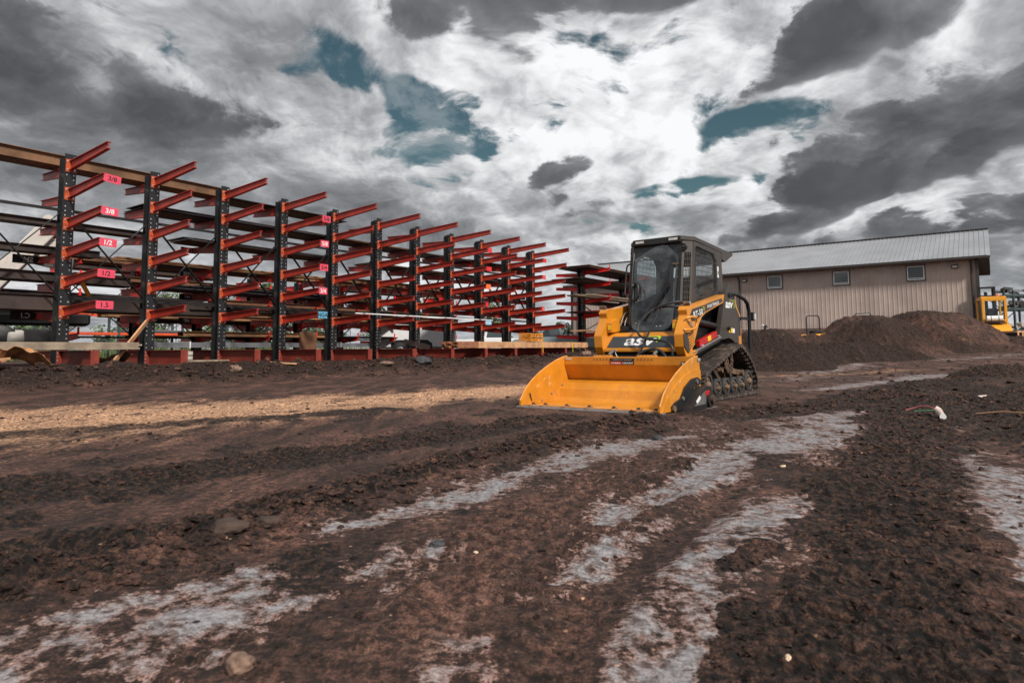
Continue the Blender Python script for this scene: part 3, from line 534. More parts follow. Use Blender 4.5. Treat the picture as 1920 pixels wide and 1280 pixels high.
def build_ground():
    rad = [0.25]
    while rad[-1] < 1.1: rad.append(rad[-1] * 1.035)
    while rad[-1] < 45: rad.append(rad[-1] * 1.0052)
    while rad[-1] < 3000: rad.append(rad[-1] * 1.10)
    rad = np.array(rad)
    th = np.concatenate([np.arange(-45, 45, 0.115), np.arange(45, 315, 3.0)]); th = np.radians(th)
    Rg, Tg = np.meshgrid(rad, th, indexing='ij'); X = Rg * np.sin(Tg); Y = Rg * np.cos(Tg)
    cell = np.repeat(np.maximum(np.gradient(rad), rad * 0.002)[:, None], len(th), 1); coarse = (np.degrees(Tg) > 45.5) | (np.degrees(Tg) < -45.5)
    cell = np.where(coarse, np.maximum(cell, Rg * 0.052), cell)
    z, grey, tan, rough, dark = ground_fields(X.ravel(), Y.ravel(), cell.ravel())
    co = np.stack([X.ravel(), Y.ravel(), z], 1); nr, nt = Rg.shape
    i = np.arange(nr - 1)[:, None] * nt; j = np.arange(nt)[None, :]; j2 = (j + 1) % nt
    f = np.stack([(i + j), (i + j2), (i + nt + j2), (i + nt + j)], -1).reshape(-1, 4)[:, ::-1]
    c0 = len(co); co = np.vstack([co, [[0, 0, float(z[:nt].mean())]]])
    for k in (0,): grey = np.append(grey, 0); tan = np.append(tan, 0); rough = np.append(rough, 0); dark = np.append(dark, 0)
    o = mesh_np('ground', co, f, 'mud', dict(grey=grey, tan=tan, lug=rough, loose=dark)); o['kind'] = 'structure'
    bm = bmesh.new(); bm.from_mesh(o.data); bm.verts.ensure_lookup_table()
    for q in range(nt): bm.faces.new((bm.verts[c0], bm.verts[(q + 1) % nt], bm.verts[q]))
    bm.to_mesh(o.data); bm.free()
    for p in o.data.polygons[-nt:]: p.use_smooth = True
    return o
build_ground()

# ---- loose stones and clods
def rock_geo(seed, sub=2, flat=0.7, rough=0.35):
    bm = bmesh.new(); bmesh.ops.create_icosphere(bm, subdivisions=sub, radius=1.0); off = Vector((seed * 13.7, seed * 3.1, seed * 7.7))
    for v in bm.verts:
        n = mn.noise(v.co * 1.1 + off) * rough + mn.noise(v.co * 2.7 + off) * rough * 0.5 + (mn.noise(v.co * 6 + off) * rough * 0.22 if sub > 2 else 0)
        v.co = v.co * (1 + n); v.co.z *= flat
    bm.verts.index_update(); v = [x.co[:] for x in bm.verts]; f = [[q.index for q in p.verts] for p in bm.faces]; bm.free(); return v, f
def rock(name, x, y, size, m, label, seed, sink=0.3, flat=0.7, rz=0.0, group=None, zoff=0.0):
    v, f = rock_geo(seed, 4, flat); b = MB(); b.add([(p[0] * size[0], p[1] * size[1], p[2] * size[2]) for p in v], f, m, True)
    o = b.build(name, loc=(x, y, gz(x, y) + size[2] * flat * (1 - 2 * sink) * 0.5 + zoff), rotz=rz); return tag(o, label, 'stone', group)
rock('stone', -0.545, 1.37, (0.026, 0.021, 0.028), 'stone_tan', 'tan knobbly stone at the very bottom edge of the mud, left of centre', 1, 0.1, 0.9, 0.4)
rock('mud_clod', -0.95, 2.25, (0.06, 0.045, 0.04), 'clod_brown', 'largest brown clod lying in the ridge of loose dirt in the left foreground', 2, 0.2, 0.8, 0.3)['category'] = 'clod'
rock('mud_clod', -0.86, 2.38, (0.05, 0.035, 0.03), 'clod_brown', 'brown clod right behind the largest clod in the ridge of loose dirt', 3, 0.2, 0.8, 0.9)['category'] = 'clod'
rock('stone', -0.25, 2.235, (0.026, 0.018, 0.017), 'stone_dark', 'dark slate stone on the reddish mud in the middle foreground', 4, 0.15, 0.8, 0.2)
rock('stone', -0.122, 2.15, (0.011, 0.009, 0.009), 'stone_cream', 'small cream yellow pebble close to the dark slate stone', 5, 0.1, 0.9)
rock('stone', 0.555, 1.40, (0.011, 0.007, 0.008), 'stone_cream', 'white and pink pebble near the bottom edge right of the pale clay', 6, 0.1, 0.8, 0.9)
rock('stone', 1.42, 3.55, (0.022, 0.014, 0.009), 'stone_cream', 'flat cream stone at the edge of the widest pale clay patch', 8, 0.2, 0.8, 0.9)
rock('stone', 1.02, 4.75, (0.05, 0.035, 0.03), 'stone_dark', 'grey brown stone in the mud just in front of the bucket corner', 9, 0.3, 0.8, 0.9)
def bermrock(s, c, size, m, label, seed, rz=0.0, cat='stone'):
    p = yard(s, c); o = rock('boulder' if cat == 'boulder' else 'stone', p.x, p.y, size, m, label, seed, 0.3, 0.8, rz); o['category'] = cat
bermrock(8.35, 13.6, (0.13, 0.10, 0.12), 'stone_tan', 'reddish boulder at the foot of the dirt bank before the second rack upright', 11, 0.4, 'boulder')
bermrock(14.4, 13.7, (0.30, 0.22, 0.20), 'stone_dark', 'dark slab of rock on the dirt bank in front of the rack', 12, 1.0, 'boulder')
bermrock(23.7, 13.4, (0.30, 0.19, 0.16), 'stone_tan', 'brown boulder on the dirt bank left of the loader bucket', 13, 0.8, 'boulder')
bermrock(12.9, 13.65, (0.22, 0.13, 0.08), 'stone_tan', 'flat brown slab lying on the dirt bank below the lumber end', 14, 0.8)
def build_clods():
    rs = np.random.RandomState(5); bases = [rock_geo(20 + k, 1, 0.7, 0.9) for k in range(6)]; big = [rock_geo(30 + k, 2, 0.7, 0.8) for k in range(4)]
    co = []; fa = []; n0 = 0; wp = []
    for i in range(len(WINDROW) - 1): wp.append((WINDROW[i], WINDROW[i + 1]))
    N = 0; items = []
    for k in range(2600):                                       # windrow
        a, b = wp[rs.randint(1, len(wp))]; t = rs.rand(); x = a[0] * (1 - t) + b[0] * t; y = a[1] * (1 - t) + b[1] * t; r = math.hypot(x, y)
        w = 0.07 + 0.035 * r; x += rs.randn() * w * 0.8; y += rs.randn() * w * 0.8; items.append((x, y, (0.004 + 0.018 * rs.rand() ** 3.0) * (0.55 + r * 0.22)))
    for k in range(1500):                                       # near field in front of the camera
        r = 1.1 * math.exp(rs.rand() * 2.1); an = R(-40 + 80 * rs.rand()); items.append((r * math.sin(an), r * math.cos(an), (0.0022 + 0.008 * rs.rand() ** 3) * (0.5 + 0.35 * r)))
    for k in range(9000):                                       # crumbs in the loose bands
        pts, ws = LOOSE[(0, 0, 0, 4, 4, 5, 3, 0, 6, 1, 2, 5)[rs.randint(12)]]; i = rs.randint(len(pts) - 1); tt = rs.rand(); x = pts[i][0] * (1 - tt) + pts[i + 1][0] * tt; y = pts[i][1] * (1 - tt) + pts[i + 1][1] * tt; w = ws[i]
        x += (rs.rand() * 2 - 1) * w * .95; y += (rs.rand() * 2 - 1) * w * .6; r = math.hypot(x, y)
        if r > 1.0: items.append((x, y, (0.0028 + 0.0095 * rs.rand() ** 3) * (0.6 + 0.24 * r)))
    for k in range(900):                                        # loose dirt on the right
        y = 1.3 * math.exp(rs.rand() * 2.0); x = y * (0.48 + 0.34 * rs.rand()); items.append((x, y, (0.003 + 0.015 * rs.rand() ** 3) * (0.55 + 0.22 * y)))
    for k in range(2600):                                       # bank in front of the racks
        p = yard(1 + 29 * rs.rand(), 13.75 + rs.randn() * 0.45); items.append((p.x, p.y, 0.012 + 0.075 * rs.rand() ** 3.6))
    for k in range(900):                                        # far yard on the right
        x = 4 + 16 * rs.rand(); y = 9 + 14 * rs.rand(); items.append((x, y, 0.015 + 0.06 * rs.rand() ** 4))
    xs = np.array([i[0] for i in items]); ys = np.array([i[1] for i in items]); zs = ground_fields(xs, ys, np.full(xs.shape, 0.02))[0]
    gr = ground_fields(xs, ys, np.full(xs.shape, 0.02))[1]
    for (x, y, s), z, g in zip(items, zs, gr):
        lx = (x - 0.745) * -0.603 + (y - 6.936) * -0.798; ly = (x - 0.745) * 0.798 - (y - 6.936) * 0.603
        if -3.6 < lx < 0.1 and abs(ly) < 1.0: continue
        if g > 0.4 and rs.rand() < 0.75: continue
        v, f = (big if s > 0.02 * max(1, math.hypot(x, y) / 3) else bases)[rs.randint(4)]; v = np.array(v); a = rs.rand() * 6.28; ca, sa = math.cos(a), math.sin(a)
        v = v * np.array([s * (0.8 + 0.6 * rs.rand()), s * (0.7 + 0.4 * rs.rand()), s * (0.6 + 0.4 * rs.rand())]); v = np.stack([v[:, 0] * ca - v[:, 1] * sa, v[:, 0] * sa + v[:, 1] * ca, v[:, 2]], 1)
        co.append(v + np.array([x, y, z + s * 0.15])); fa.append(np.array(f) + n0); n0 += len(v)
    co = np.vstack(co); fa = np.vstack(fa); dk = 0.6 + 0.4 * perlin(co[:, 0] * 9, co[:, 1] * 9)
    o = mesh_np('dirt_clods', co, fa, 'mud', dict(grey=np.zeros(len(co)), tan=np.zeros(len(co)), lug=np.zeros(len(co)), loose=dk * .5), smooth=False); tag(o, 'loose dark crumbs and clods of mud strewn over the churned ground', 'clods', None, 'stuff')
build_clods()

# ================================================================ compact track loader
def build_loader():
    root = thing('track_loader', MO, MROT, 'yellow and charcoal compact track loader with its wide bucket lowered on the mud', 'track loader')
    def part(b, name, parent=root, bevel=0.0, label=None):
        o = b.build(name, parent, bevel=bevel)
        if label: o['label'] = label
        return o
    # ---- bucket
    side = [(0.0, 0.015), (0.0, 0.07), (-.10, .19), (-.23, .285), (-.40, .375), (-.57, .445), (-.75, .505), (-.90, .538), (-.985, .545), (-1.025, .50), (-1.045, .30), (-1.0, .10), (-.88, .015)]
    shell = [(-.88, .545), (-.885, .452), (-1.0, .40), (-1.03, .30), (-.985, .262), (-.905, .232), (-.785, .162), (-.745, .085), (-.66, .03), (-.12, .018), (-.12, .003), (-.9, .003), (-1.02, .1), (-1.05, .3), (-1.04, .5), (-1.0, .545)]
    b = MB(); b.prism([(-.90, .545), (-.905, .452), (-.93, .452), (-1.005, .545)], -.82, .82, 'yellow_bucket')
    b.prism([(-.905, .452), (-1.015, .27), (-1.03, .26), (-1.04, .5), (-.96, .452)], -.82, .82, 'yellow_bucket')
    b.prism([(-1.015, .27), (-.885, .238), (-.80, .165), (-.765, .070), (-.735, .030), (-.14, .014), (-.14, .004), (-.9, .004), (-1.0, .1), (-1.03, .26)], -.82, .82, 'yellow_bucket')
    bucket = part(b, 'bucket', bevel=0.004)
    for sy in (1, -1):
        b = MB(); b.prism(side, sy * .822, sy * .842, 'yellow_bucket')
        # doubler plate with a curved seam
        inner = [(-.02, .015), (-.16, .15), (-.30, .235), (-.47, .31), (-.62, .36), (-.80, .40), (-.96, .415), (-1.035, .40), (-1.045, .30), (-1.0, .10), (-.88, .015)]
        if sy > 0: b.prism(inner, .8425, .850, 'yellow_bucket')
        else: b.prism([(-.14, .02), (-.26, .15), (-.40, .25), (-.55, .33), (-.72, .385), (-.88, .41), (-.90, .26), (-.9, .03)], -.822, -.814, 'yellow_bucket')
        o = part(b, 'side_plate', bucket, bevel=0.003)
        b = MB(); b.tube([(x, sy * .834, z + .004) for x, z in side[1:9]], .009, 'yellow_worn', 6); part(b, 'edge_trim', bucket)
    b = MB(); b.prism([(.025, 0.0), (-.055, 0.003), (-.055, .022), (.012, .012)], -.875, .875, 'steel'); part(b, 'cutting_edge', bucket, bevel=0.002)
    b = MB(); b.prism([(-.055, .016), (-.20, .018), (-.20, .030), (-.055, .028)], -.815, .815, 'yellow_worn')
    for y in (-.74, -.58, -.30, -.02, .27, .55, .74):
        b.prism([(-.02, .018), (-.11, .030), (-.135, .048), (-.125, .024)], y - .018, y + .018, 'rust_dark'); b.cyl((-.10, y + .05, .028), (-.10, y + .05, .038), .012, 'steel', 8)
    part(b, 'wear_plate', bucket)
    b = MB()
    for y0, y1 in ((-.43, -.20), (.14, .37)):
        if y0 > 0: b.nx()
        b.prism([(-.93, .500), (-.945, .560), (-.99, .565), (-1.0, .50)], y0, y1, 'yellow_bucket')
        for k in range(5): yy = y0 + .03 + k * (y1 - y0 - .06) / 4; b.cyl((-.9, yy, .512), (-.932, yy, .515), .011, 'rust_light', 8); b.cyl((-.955, yy, .558), (-.955, yy, .568), .012, 'rust_light', 8)
    part(b, 'hook_strip', bucket, bevel=0.002)
    b = MB(); b.box((-.897, -.03, .512), (.006, .31, .028), 'dark_metal'); put_text(b, 'HYDRAULIC BUCKET', (-.8935, -.03, .512), (0, 1, 0), (0, 0, 1), .012, 'bolt', .26); b.nx()
    b.box((-.899, -.105, .474), (.006, .15, .034), 'red'); b.box((-.899, .045, .474), (.006, .15, .034), 'black')
    put_text(b, 'HYDRA', (-.895, -.105, .474), (0, 1, 0), (0, 0, 1), .017, 'white', .12, bold=.03); put_text(b, '0 BUCKET', (-.895, .045, .474), (0, 1, 0), (0, 0, 1), .017, 'white', .135, bold=.03); b.nx()
    b.box((-.899, .755, .474), (.006, .13, .036), 'black'); put_text(b, '0-20 G', (-.895, .755, .474), (0, 1, 0), (0, 0, 1), .024, 'white', .115, bold=.03); b.nx()
    b.box((-.90, -.76, .520), (.006, .08, .022), 'bolt'); b.nx(); b.box((-.995, .8515, .515), (.07, .004, .03), 'bolt')
    part(b, 'decal', bucket)
    b = MB()
    for x, z in ((-.83, .21), (-.60, .12), (-.40, .05)):
        for sy in (-1, 1): b.lathe([(0, .010), (.010, .008), (.013, 0)], 'steel', 10, Matrix.Translation((x, sy * .812, z)) @ Matrix.Rotation(R(90) * (sy), 4, 'X')); b.nx()
    b.box((-.18, -.812, .10), (.012, .006, .10), 'black', Matrix.Rotation(R(22), 4, 'Y')); part(b, 'weld_gap', bucket)
    # grey side edge drive on the bucket's near corner
    b = MB(); b.prism([(-.24, .01), (-.22, .06), (-.30, .10), (-.44, .13), (-.56, .24), (-.74, .315), (-.90, .33), (-1.0, .29), (-.97, .25), (-.80, .24), (-.70, .10), (-.50, .02)], .852, .872, 'dark_metal')
    b.cyl((-.255, .85, .042), (-.255, .885, .042), .032, 'hub_rust', 14); b.cyl((-.48, .85, .13), (-.48, .885, .13), .02, 'steel', 10); b.cyl((-.86, .85, .285), (-.86, .885, .285), .026, 'steel', 10)
    dev = part(b, 'edge_drive', root, bevel=0.003)
    b = MB(); b.prism([(-.42, .0), (-.44, .045), (-.72, .185), (-.83, .235), (-.96, .235), (-1.0, .16), (-.86, .12), (-.84, .015), (-.98, .008), (-.98, -.004), (-.43, -.004)], .875, .985, 'dark_metal')
    b.prism([(-.50, .055), (-.73, .172), (-.83, .20), (-.80, .06)], .985, .990, 'steel'); b.prism([(-.56, .075), (-.66, .126), (-.63, .155), (-.53, .10)], .9905, .993, 'white'); b.prism([(-.78, .185), (-.90, .20), (-.90, .155), (-.80, .14)], .9905, .994, 'red'); part(b, 'housing', dev, bevel=0.006)
    b = MB(); b.cyl((-.94, .88, .10), (-.94, 1.0, .10), .085, 'rust_dark', 18); b.cyl((-.94, .99, .10), (-.94, 1.03, .10), .045, 'mud_steel', 12); b.box((-.97, .94, .005), (.30, .12, .012), 'steel'); part(b, 'drive_hub', dev, bevel=0.004)
    # ---- tracks
    loop = [(-1.47, 0.0), (-3.30, 0.0), (-3.385, .04), (-3.405, .12), (-3.385, .23), (-3.20, .45), (-2.95, .605), (-2.80, .675), (-2.70, .688), (-2.60, .672), (-2.24, .585), (-1.83, .465), (-1.53, .385), (-1.42, .31), (-1.375, .20), (-1.385, .09), (-1.42, .02)]
    def dense(pts, step):
        # closed Catmull-Rom then resample
        out = []; n = len(pts)
        for i in range(n):
            p0, p1, p2, p3 = (Vector((*pts[(i + k - 1) % n],)) for k in range(4)); straight = (p2 - p1).length > .5
            for k in range(12):
                t = k / 12
                q = p1.lerp(p2, t) if straight else 0.5 * ((2 * p1) + (p2 - p0) * t + (2 * p0 - 5 * p1 + 4 * p2 - p3) * t * t + (3 * p1 - p0 - 3 * p2 + p3) * t ** 3)
                out.append(q)
        res = []; acc = 0
        for i in range(len(out)):
            a, c = out[i], out[(i + 1) % len(out)]; L = (c - a).length; 
            while acc < L: res.append(a.lerp(c, acc / L)); acc += step
            acc -= L
        return res
    lp = dense(loop, 0.0243)
    n = len(lp); cen = sum(lp, Vector((0, 0))) / n
    def nrm(i): t = (lp[(i + 1) % n] - lp[i - 1]).normalized(); q = Vector((t.y, -t.x)); return q if q.dot(lp[i] - cen) > 0 else -q
    for sy in (1, -1):
        y0, y1 = sorted((sy * .47, sy * .755)); b = MB(); vs = []; fs = []
        for i in range(n):
            q = nrm(i); o_ = lp[i] - q * .018; a = lp[i] - q * .042
            vs += [(o_.x, y0, o_.y), (o_.x, y1, o_.y), (a.x, y1, a.y), (a.x, y0, a.y)]
        for i in range(n):
            j = (i + 1) % n
            for k in range(4): fs.append((i * 4 + k, i * 4 + (k + 1) % 4, j * 4 + (k + 1) % 4, j * 4 + k))
        b.add(vs, fs, 'rubber')
        rnd = random.Random(3)
        for i in range(0, n, 2):                                   # staggered block tread
            q = nrm(i); t = Vector((q.y, -q.x)); odd = (i // 2) % 2
            for k in range(4):
                w = (y1 - y0) / 4; ya = y0 + k * w + .004; yb = ya + w - .010; sh = (k % 2) * .0243
                base = lp[i] - q * .020; p = [base - t * .017 + t * sh, base + t * .011 + t * sh]; h = .020
                sk = .010 * (1 if k < 2 else -1)
                vv = []
                for (pp, hh) in ((p[0], 0), (p[1], 0), (p[1] - t * .003, h), (p[0] + t * .003, h)):
                    for yy, s2 in ((ya, -sk), (yb, sk)): r_ = pp + q * hh + t * s2; vv.append((r_.x, yy, r_.y))
                b.add(vv, [(0, 1, 3, 2), (2, 3, 5, 4), (4, 5, 7, 6), (6, 7, 1, 0), (0, 2, 4, 6), (1, 7, 5, 3)], 'rubber')
        for i in range(0, n, 4):                                   # inner drive lugs and notched edge
            q = nrm(i); t = Vector((q.y, -q.x))
            for ya, yb, h in ((y0 + .03, y0 + .085, .045), (y1 - .085, y1 - .03, .045), (y1 - .014, y1 - .001, .020)):
                vv = []
                for dt, hh in ((-.020, .038), (.020, .038), (.012, .038 + h), (-.012, .038 + h)):
                    r_ = lp[i] - q * hh + t * dt
                    for yy in (ya, yb): vv.append((r_.x, yy, r_.y))
                b.add(vv, [(0, 1, 3, 2), (2, 3, 5, 4), (4, 5, 7, 6), (6, 7, 1, 0), (0, 2, 4, 6), (1, 7, 5, 3)], 'rubber')
        trk = part(b, 'track')
        def wheel(x, z, r, w=.05, hub='hub_rust', name='road_wheel'):
            b = MB()
            for yc in (sy * .70, sy * .56):
                M = Matrix.Translation((x, yc, z)) @ Matrix.Rotation(R(90), 4, 'X')
                b.lathe([(r * .70, -w / 2), (r * .96, -w / 2), (r, -w * .3), (r, w * .3), (r * .96, w / 2), (r * .74, w / 2), (r * .68, w * .2), (r * .66, -w * .2), (r * .70, -w / 2)], 'tyre', 28, M)
                b.lathe([(0, w * .55), (r * .16, w * .55), (r * .2, w * .3), (r * .42, w * .25), (r * .5, -w * .05), (r * .68, -w * .1), (r * .68, -w * .2), (0, -w * .2)], hub, 20, M)
                M2 = Matrix.Translation((x, yc, z)) @ Matrix.Rotation(R(-90) if sy > 0 else R(90), 4, 'X')
                b.lathe([(0, .055), (r * .22, .05), (r * .30, .035), (r * .34, .0)], hub, 12, M2)
                for k in range(6):
                    an = k * math.pi / 3; b.cyl((x + math.cos(an) * r * .42, yc + sy * .010, z + math.sin(an) * r * .42), (x + math.cos(an) * r * .42, yc + sy * .026, z + math.sin(an) * r * .42), r * .07, hub, 6)
            part(b, name, trk)
        for x in (-1.915, -2.215, -2.51, -2.785): wheel(x, .155, .118)
        wheel(-1.585, .205, .160, name='idler_wheel'); wheel(-3.085, .195, .150, name='idler_wheel')
        b = MB(); M = Matrix.Translation((-2.43, sy * .60, .475)) @ Matrix.Rotation(R(90), 4, 'X')
        b.lathe([(.05, -.09), (.14, -.09), (.155, -.08), (.155, -.075), (.05, -.06), (.05, .06), (.155, .075), (.155, .08), (.14, .09), (.05, .09)], 'mud_steel', 28, M)
        for k in range(10): an = k * math.pi / 5; b.cyl((-2.43 + math.cos(an) * .145, sy * .60 - .085, .475 + math.sin(an) * .145), (-2.43 + math.cos(an) * .145, sy * .60 + .085, .475 + math.sin(an) * .145), .017, 'hub_rust', 8)
        for k in range(8): an = k * math.pi / 4; b.cyl((-2.43 + math.cos(an) * .075, sy * .69, .475 + math.sin(an) * .075), (-2.43 + math.cos(an) * .075, sy * .705, .475 + math.sin(an) * .075), .012, 'hub_rust', 6)
        part(b, 'drive_sprocket', trk)
        b = MB()
        b.bar((-2.95, sy * .63, .22), (-1.70, sy * .63, .22), .05, .07, 'mud_steel'); b.bar((-1.72, sy * .64, .25), (-1.62, sy * .64, .40), .06, .05, 'mud_steel'); b.bar((-2.2, sy * .62, .25), (-1.9, sy * .62, .44), .05, .06, 'mud_steel'); b.bar((-1.62, sy * .64, .30), (-1.90, sy * .62, .40), .03, .04, 'mud_steel')
        b.bar((-2.45, sy * .62, .42), (-2.62, sy * .62, .26), .06, .06, 'mud_steel'); b.bar((-2.62, sy * .64, .34), (-2.98, sy * .64, .30), .05, .07, 'hub_rust'); b.bar((-2.98, sy * .64, .31), (-3.08, sy * .64, .20), .05, .05, 'mud_steel')
        b.box((-2.35, sy * .52, .30), (1.25, .06, .14), 'mud_steel'); b.cyl((-1.67, sy * .60, .34), (-1.67, sy * .70, .34), .045, 'hub_rust', 12); b.cyl((-2.90, sy * .60, .31), (-2.90, sy * .71, .31), .04, 'hub_rust', 12); b.cyl((-2.15, sy * .58, .36), (-2.15, sy * .70, .36), .028, 'hub_rust', 10)
        part(b, 'roller_frame', trk, bevel=0.006)
    # ---- chassis and engine housing
    b = MB(); b.prism([(-1.50, .22), (-1.50, .60), (-1.66, .86), (-2.0, .92), (-3.18, .92), (-3.22, .30), (-3.0, .18), (-1.7, .16)], -.455, .455, 'black')
    b.prism([(-2.90, .92), (-2.90, 1.36), (-3.20, 1.28), (-3.32, 1.05), (-3.32, .60), (-3.10, .45), (-3.10, .92)], -.44, .44, 'charcoal')
    b.prism([(-1.5, .60), (-1.50, .72), (-1.60, .83), (-1.80, .85), (-1.95, .95), (-3.0, 1.28), (-3.1, .9), (-1.9, .9)], -.40, .40, 'black')
    b.bar((-1.33, .5, .50), (-1.33, -.5, .50), .10, .12, 'black'); b.bar((-1.12, .42, .30), (-1.30, .42, .52), .08, .10, 'black'); b.bar((-1.12, -.42, .30), (-1.30, -.42, .52), .08, .10, 'black'); b.box((-1.10, 0, .32), (.05, .95, .42), 'black')
    for y in (-.30, .28): b.cyl((-1.08, y, .56), (-1.2, y, .62), .022, 'steel', 8)
    part(b, 'chassis', bevel=0.008)
    # ---- front cowl with the name panel
    b = MB(); b.prism([(-1.275, .598), (-1.275, .640), (-1.30, .650), (-1.395, .815), (-1.46, .835), (-1.56, .84), (-1.56, .60)], -.475, .475, 'yellow'); cow = part(b, 'front_cowl', bevel=0.008)
    P0 = Vector((-1.292, 0, .648)); UP = Vector((-.103, 0, .162)).normalized(); nn = Vector((UP.z, 0, -UP.x)); hgt = .166
    def cowl(y, u, e=.003): return tuple(P0 + Vector((0, y, 0)) + UP * u + nn * e)
    b = MB(); b.add([cowl(-.445, .002), cowl(.430, .002), cowl(.462, hgt - .006), cowl(-.398, hgt - .002)], [(0, 1, 2, 3)], 'decal_gray')
    put_text(b, 'asv', cowl(-.005, .082, .0055), (0, 1, 0), UP, .105, 'white', .42, bold=.022, shear=.2)
    b.add([cowl(.06, .150, .006), cowl(.20, .150, .006), cowl(.225, .135, .006), cowl(.195, .075, .006), cowl(.215, .075, .006), cowl(.255, .145, .006), cowl(.225, .166, .006), cowl(.07, .158, .006)], [(0, 1, 6, 7), (1, 2, 5, 6), (2, 3, 4, 5)], 'green')
    part(b, 'name_panel', cow)
    # ---- loader arms
    arm = [(-2.64, 1.342), (-1.60, 1.150), (-1.48, 1.145), (-1.385, 1.125), (-1.352, 1.085), (-1.376, 1.021), (-1.30, .91), (-1.223, .801), (-1.236, .658), (-1.29, .565), (-1.356, .545), (-1.43, .545), (-1.609, .769), (-1.72, .925), (-1.83, 1.02), (-1.934, 1.067), (-2.60, 1.232)]
    for sy in (1, -1):
        b = MB(); b.prism(arm, sy * .475, sy * .58, 'yellow'); A = part(b, 'loader_arm', bevel=0.012)
        yo = sy * .584; U = (-1, 0, 0) if sy < 0 else (-1, 0, 0)
        if sy > 0:
            # name strips, side facing out (reading direction runs to the rear)
            dU = Vector((-1.0, 0, .185)).normalized(); dW = Vector((.185, 0, 1)).normalized()
            b = MB(); ys = .583
            b.prism([(-1.454, 1.023), (-1.52, 1.098), (-1.93, 1.172), (-1.905, 1.078), (-1.70, .995), (-1.50, .955)], ys, ys + .003, 'brown_gray'); b.prism([(-1.955, 1.178), (-2.52, 1.282), (-2.55, 1.243), (-1.93, 1.083)], ys, ys + .003, 'brown_gray')
            put_text(b, 'RT-50', (-1.69, ys + .006, 1.058), dU, dW, .072, 'white', .30, bold=.02); put_text(b, 'POSI-TRACK', (-2.205, ys + .006, 1.186), dU, dW, .040, 'white', .42, bold=.02)
            b.tube([(-1.84, ys + .004, 1.135), (-1.88, ys + .004, 1.14), (-1.875, ys + .004, 1.10)], .006, 'green', 5); part(b, 'name_strip', A)
            # vent mesh at the elbow
            b = MB(); b.prism([(-1.331, .826), (-1.49, .875), (-1.556, .707), (-1.40, .585)], ys, ys + .002, 'charcoal')
            for k in range(7): b.bar((-1.34 - k * .03, ys + .005, .83 + k * .008), (-1.40 - k * .025, ys + .005, .60 + k * .018), .010, .006, 'yellow', up=(0, 1, 0))
            for k in range(7): b.bar((-1.33 - k * .012, ys + .006, .82 - k * .035), (-1.50 - k * .009, ys + .006, .86 - k * .028), .010, .006, 'yellow', up=(0, 1, 0))
            b.prism([(-1.228, .80), (-1.31, .826), (-1.445, .66), (-1.37, .575), (-1.24, .66)], ys + .003, ys + .008, 'brown_gray'); part(b, 'vent_mesh', A)
        b = MB()
        if sy < 0: b.tube([(-1.34, -.57, .985), (-1.36, -.62, 1.01), (-1.39, -.675, .995), (-1.41, -.70, .94), (-1.40, -.70, .88), (-1.37, -.66, .84), (-1.32, -.57, .835)], .014, 'yellow', 10)
        else: b.tube([(-1.32, sy * .585, .985), (-1.36, sy * .64, 1.0), (-1.44, sy * .66, .995), (-1.50, sy * .64, .955), (-1.49, sy * .64, .90), (-1.42, sy * .65, .865), (-1.30, sy * .64, .850), (-1.25, sy * .585, .848)], .014, 'yellow', 10); part(b, 'lifting_loop', A)
        b = MB(); b.cyl((-1.43, sy * .52, 1.160), (-1.43, sy * .592, 1.165), .024, 'hub_rust', 14); b.cyl((-1.43, sy * .59, 1.165), (-1.43, sy * .60, 1.165), .014, 'bolt', 8); b.nx(); b.cyl((-1.42, sy * .585, .93), (-1.42, sy * .60, .93), .02, 'bolt', 10); b.nx(); b.cyl((-1.47, sy * .585, .90), (-1.47, sy * .60, .90), .012, 'bolt', 10); b.nx()
        b.cyl((-1.58, sy * .57, .985), (-1.58, sy * .60, .985), .018, 'bolt', 10); part(b, 'pivot_pin', A)
        b = MB(); b.prism([(-1.36, .84), (-1.36, .96), (-1.52, 1.02), (-1.62, .86)], sy * .40, sy * .470, 'yellow')
        b.box((-1.352, sy * .43, .90), (.004, .055, .06), 'label_yellow'); part(b, 'cowl_bracket', A, bevel=0.006)
    # ---- rear towers
    tw = [(-2.80, 1.50), (-2.865, 1.495), (-2.93, 1.44), (-3.0, 1.30), (-3.05, 1.16), (-3.12, 1.03), (-3.13, .70), (-2.96, .71), (-2.85, .752), (-2.72, .772), (-2.565, .752), (-1.52, .575), (-1.50, .600), (-2.375, .790), (-2.45, .95), (-2.52, 1.10), (-2.667, 1.385)]
    for sy in (1, -1):
        b = MB(); b.prism(tw[:11] + [(-2.375, .742), (-2.375, .790)] + tw[14:], sy * .53, sy * .59, 'brown_gray'); T = part(b, 'rear_tower', bevel=0.008)
        b = MB(); b.prism([(-2.99, 1.36), (-3.05, 1.33), (-3.15, 1.18), (-3.27, 1.08), (-3.285, .68), (-3.135, .70), (-3.135, 1.03), (-3.06, 1.16)], sy * .50, sy * .575, 'yellow'); b.prism([(-3.06, 1.20), (-3.14, 1.14), (-3.24, 1.04), (-3.24, .80), (-3.135, .82), (-3.135, 1.02)], sy * .575, sy * .582, 'charcoal'); part(b, 'rear_fender', T, bevel=0.006)
        b = MB(); b.cyl((-2.79, sy * .59, 1.34), (-2.79, sy * .61, 1.34), .032, 'black', 14); b.nx(); b.cyl((-2.88, sy * .59, 1.345), (-2.88, sy * .615, 1.345), .02, 'dark_metal', 12); b.nx(); b.cyl((-2.70, sy * .585, .895), (-2.70, sy * .625, .895), .026, 'dark_metal', 12); part(b, 'tower_pin', T)
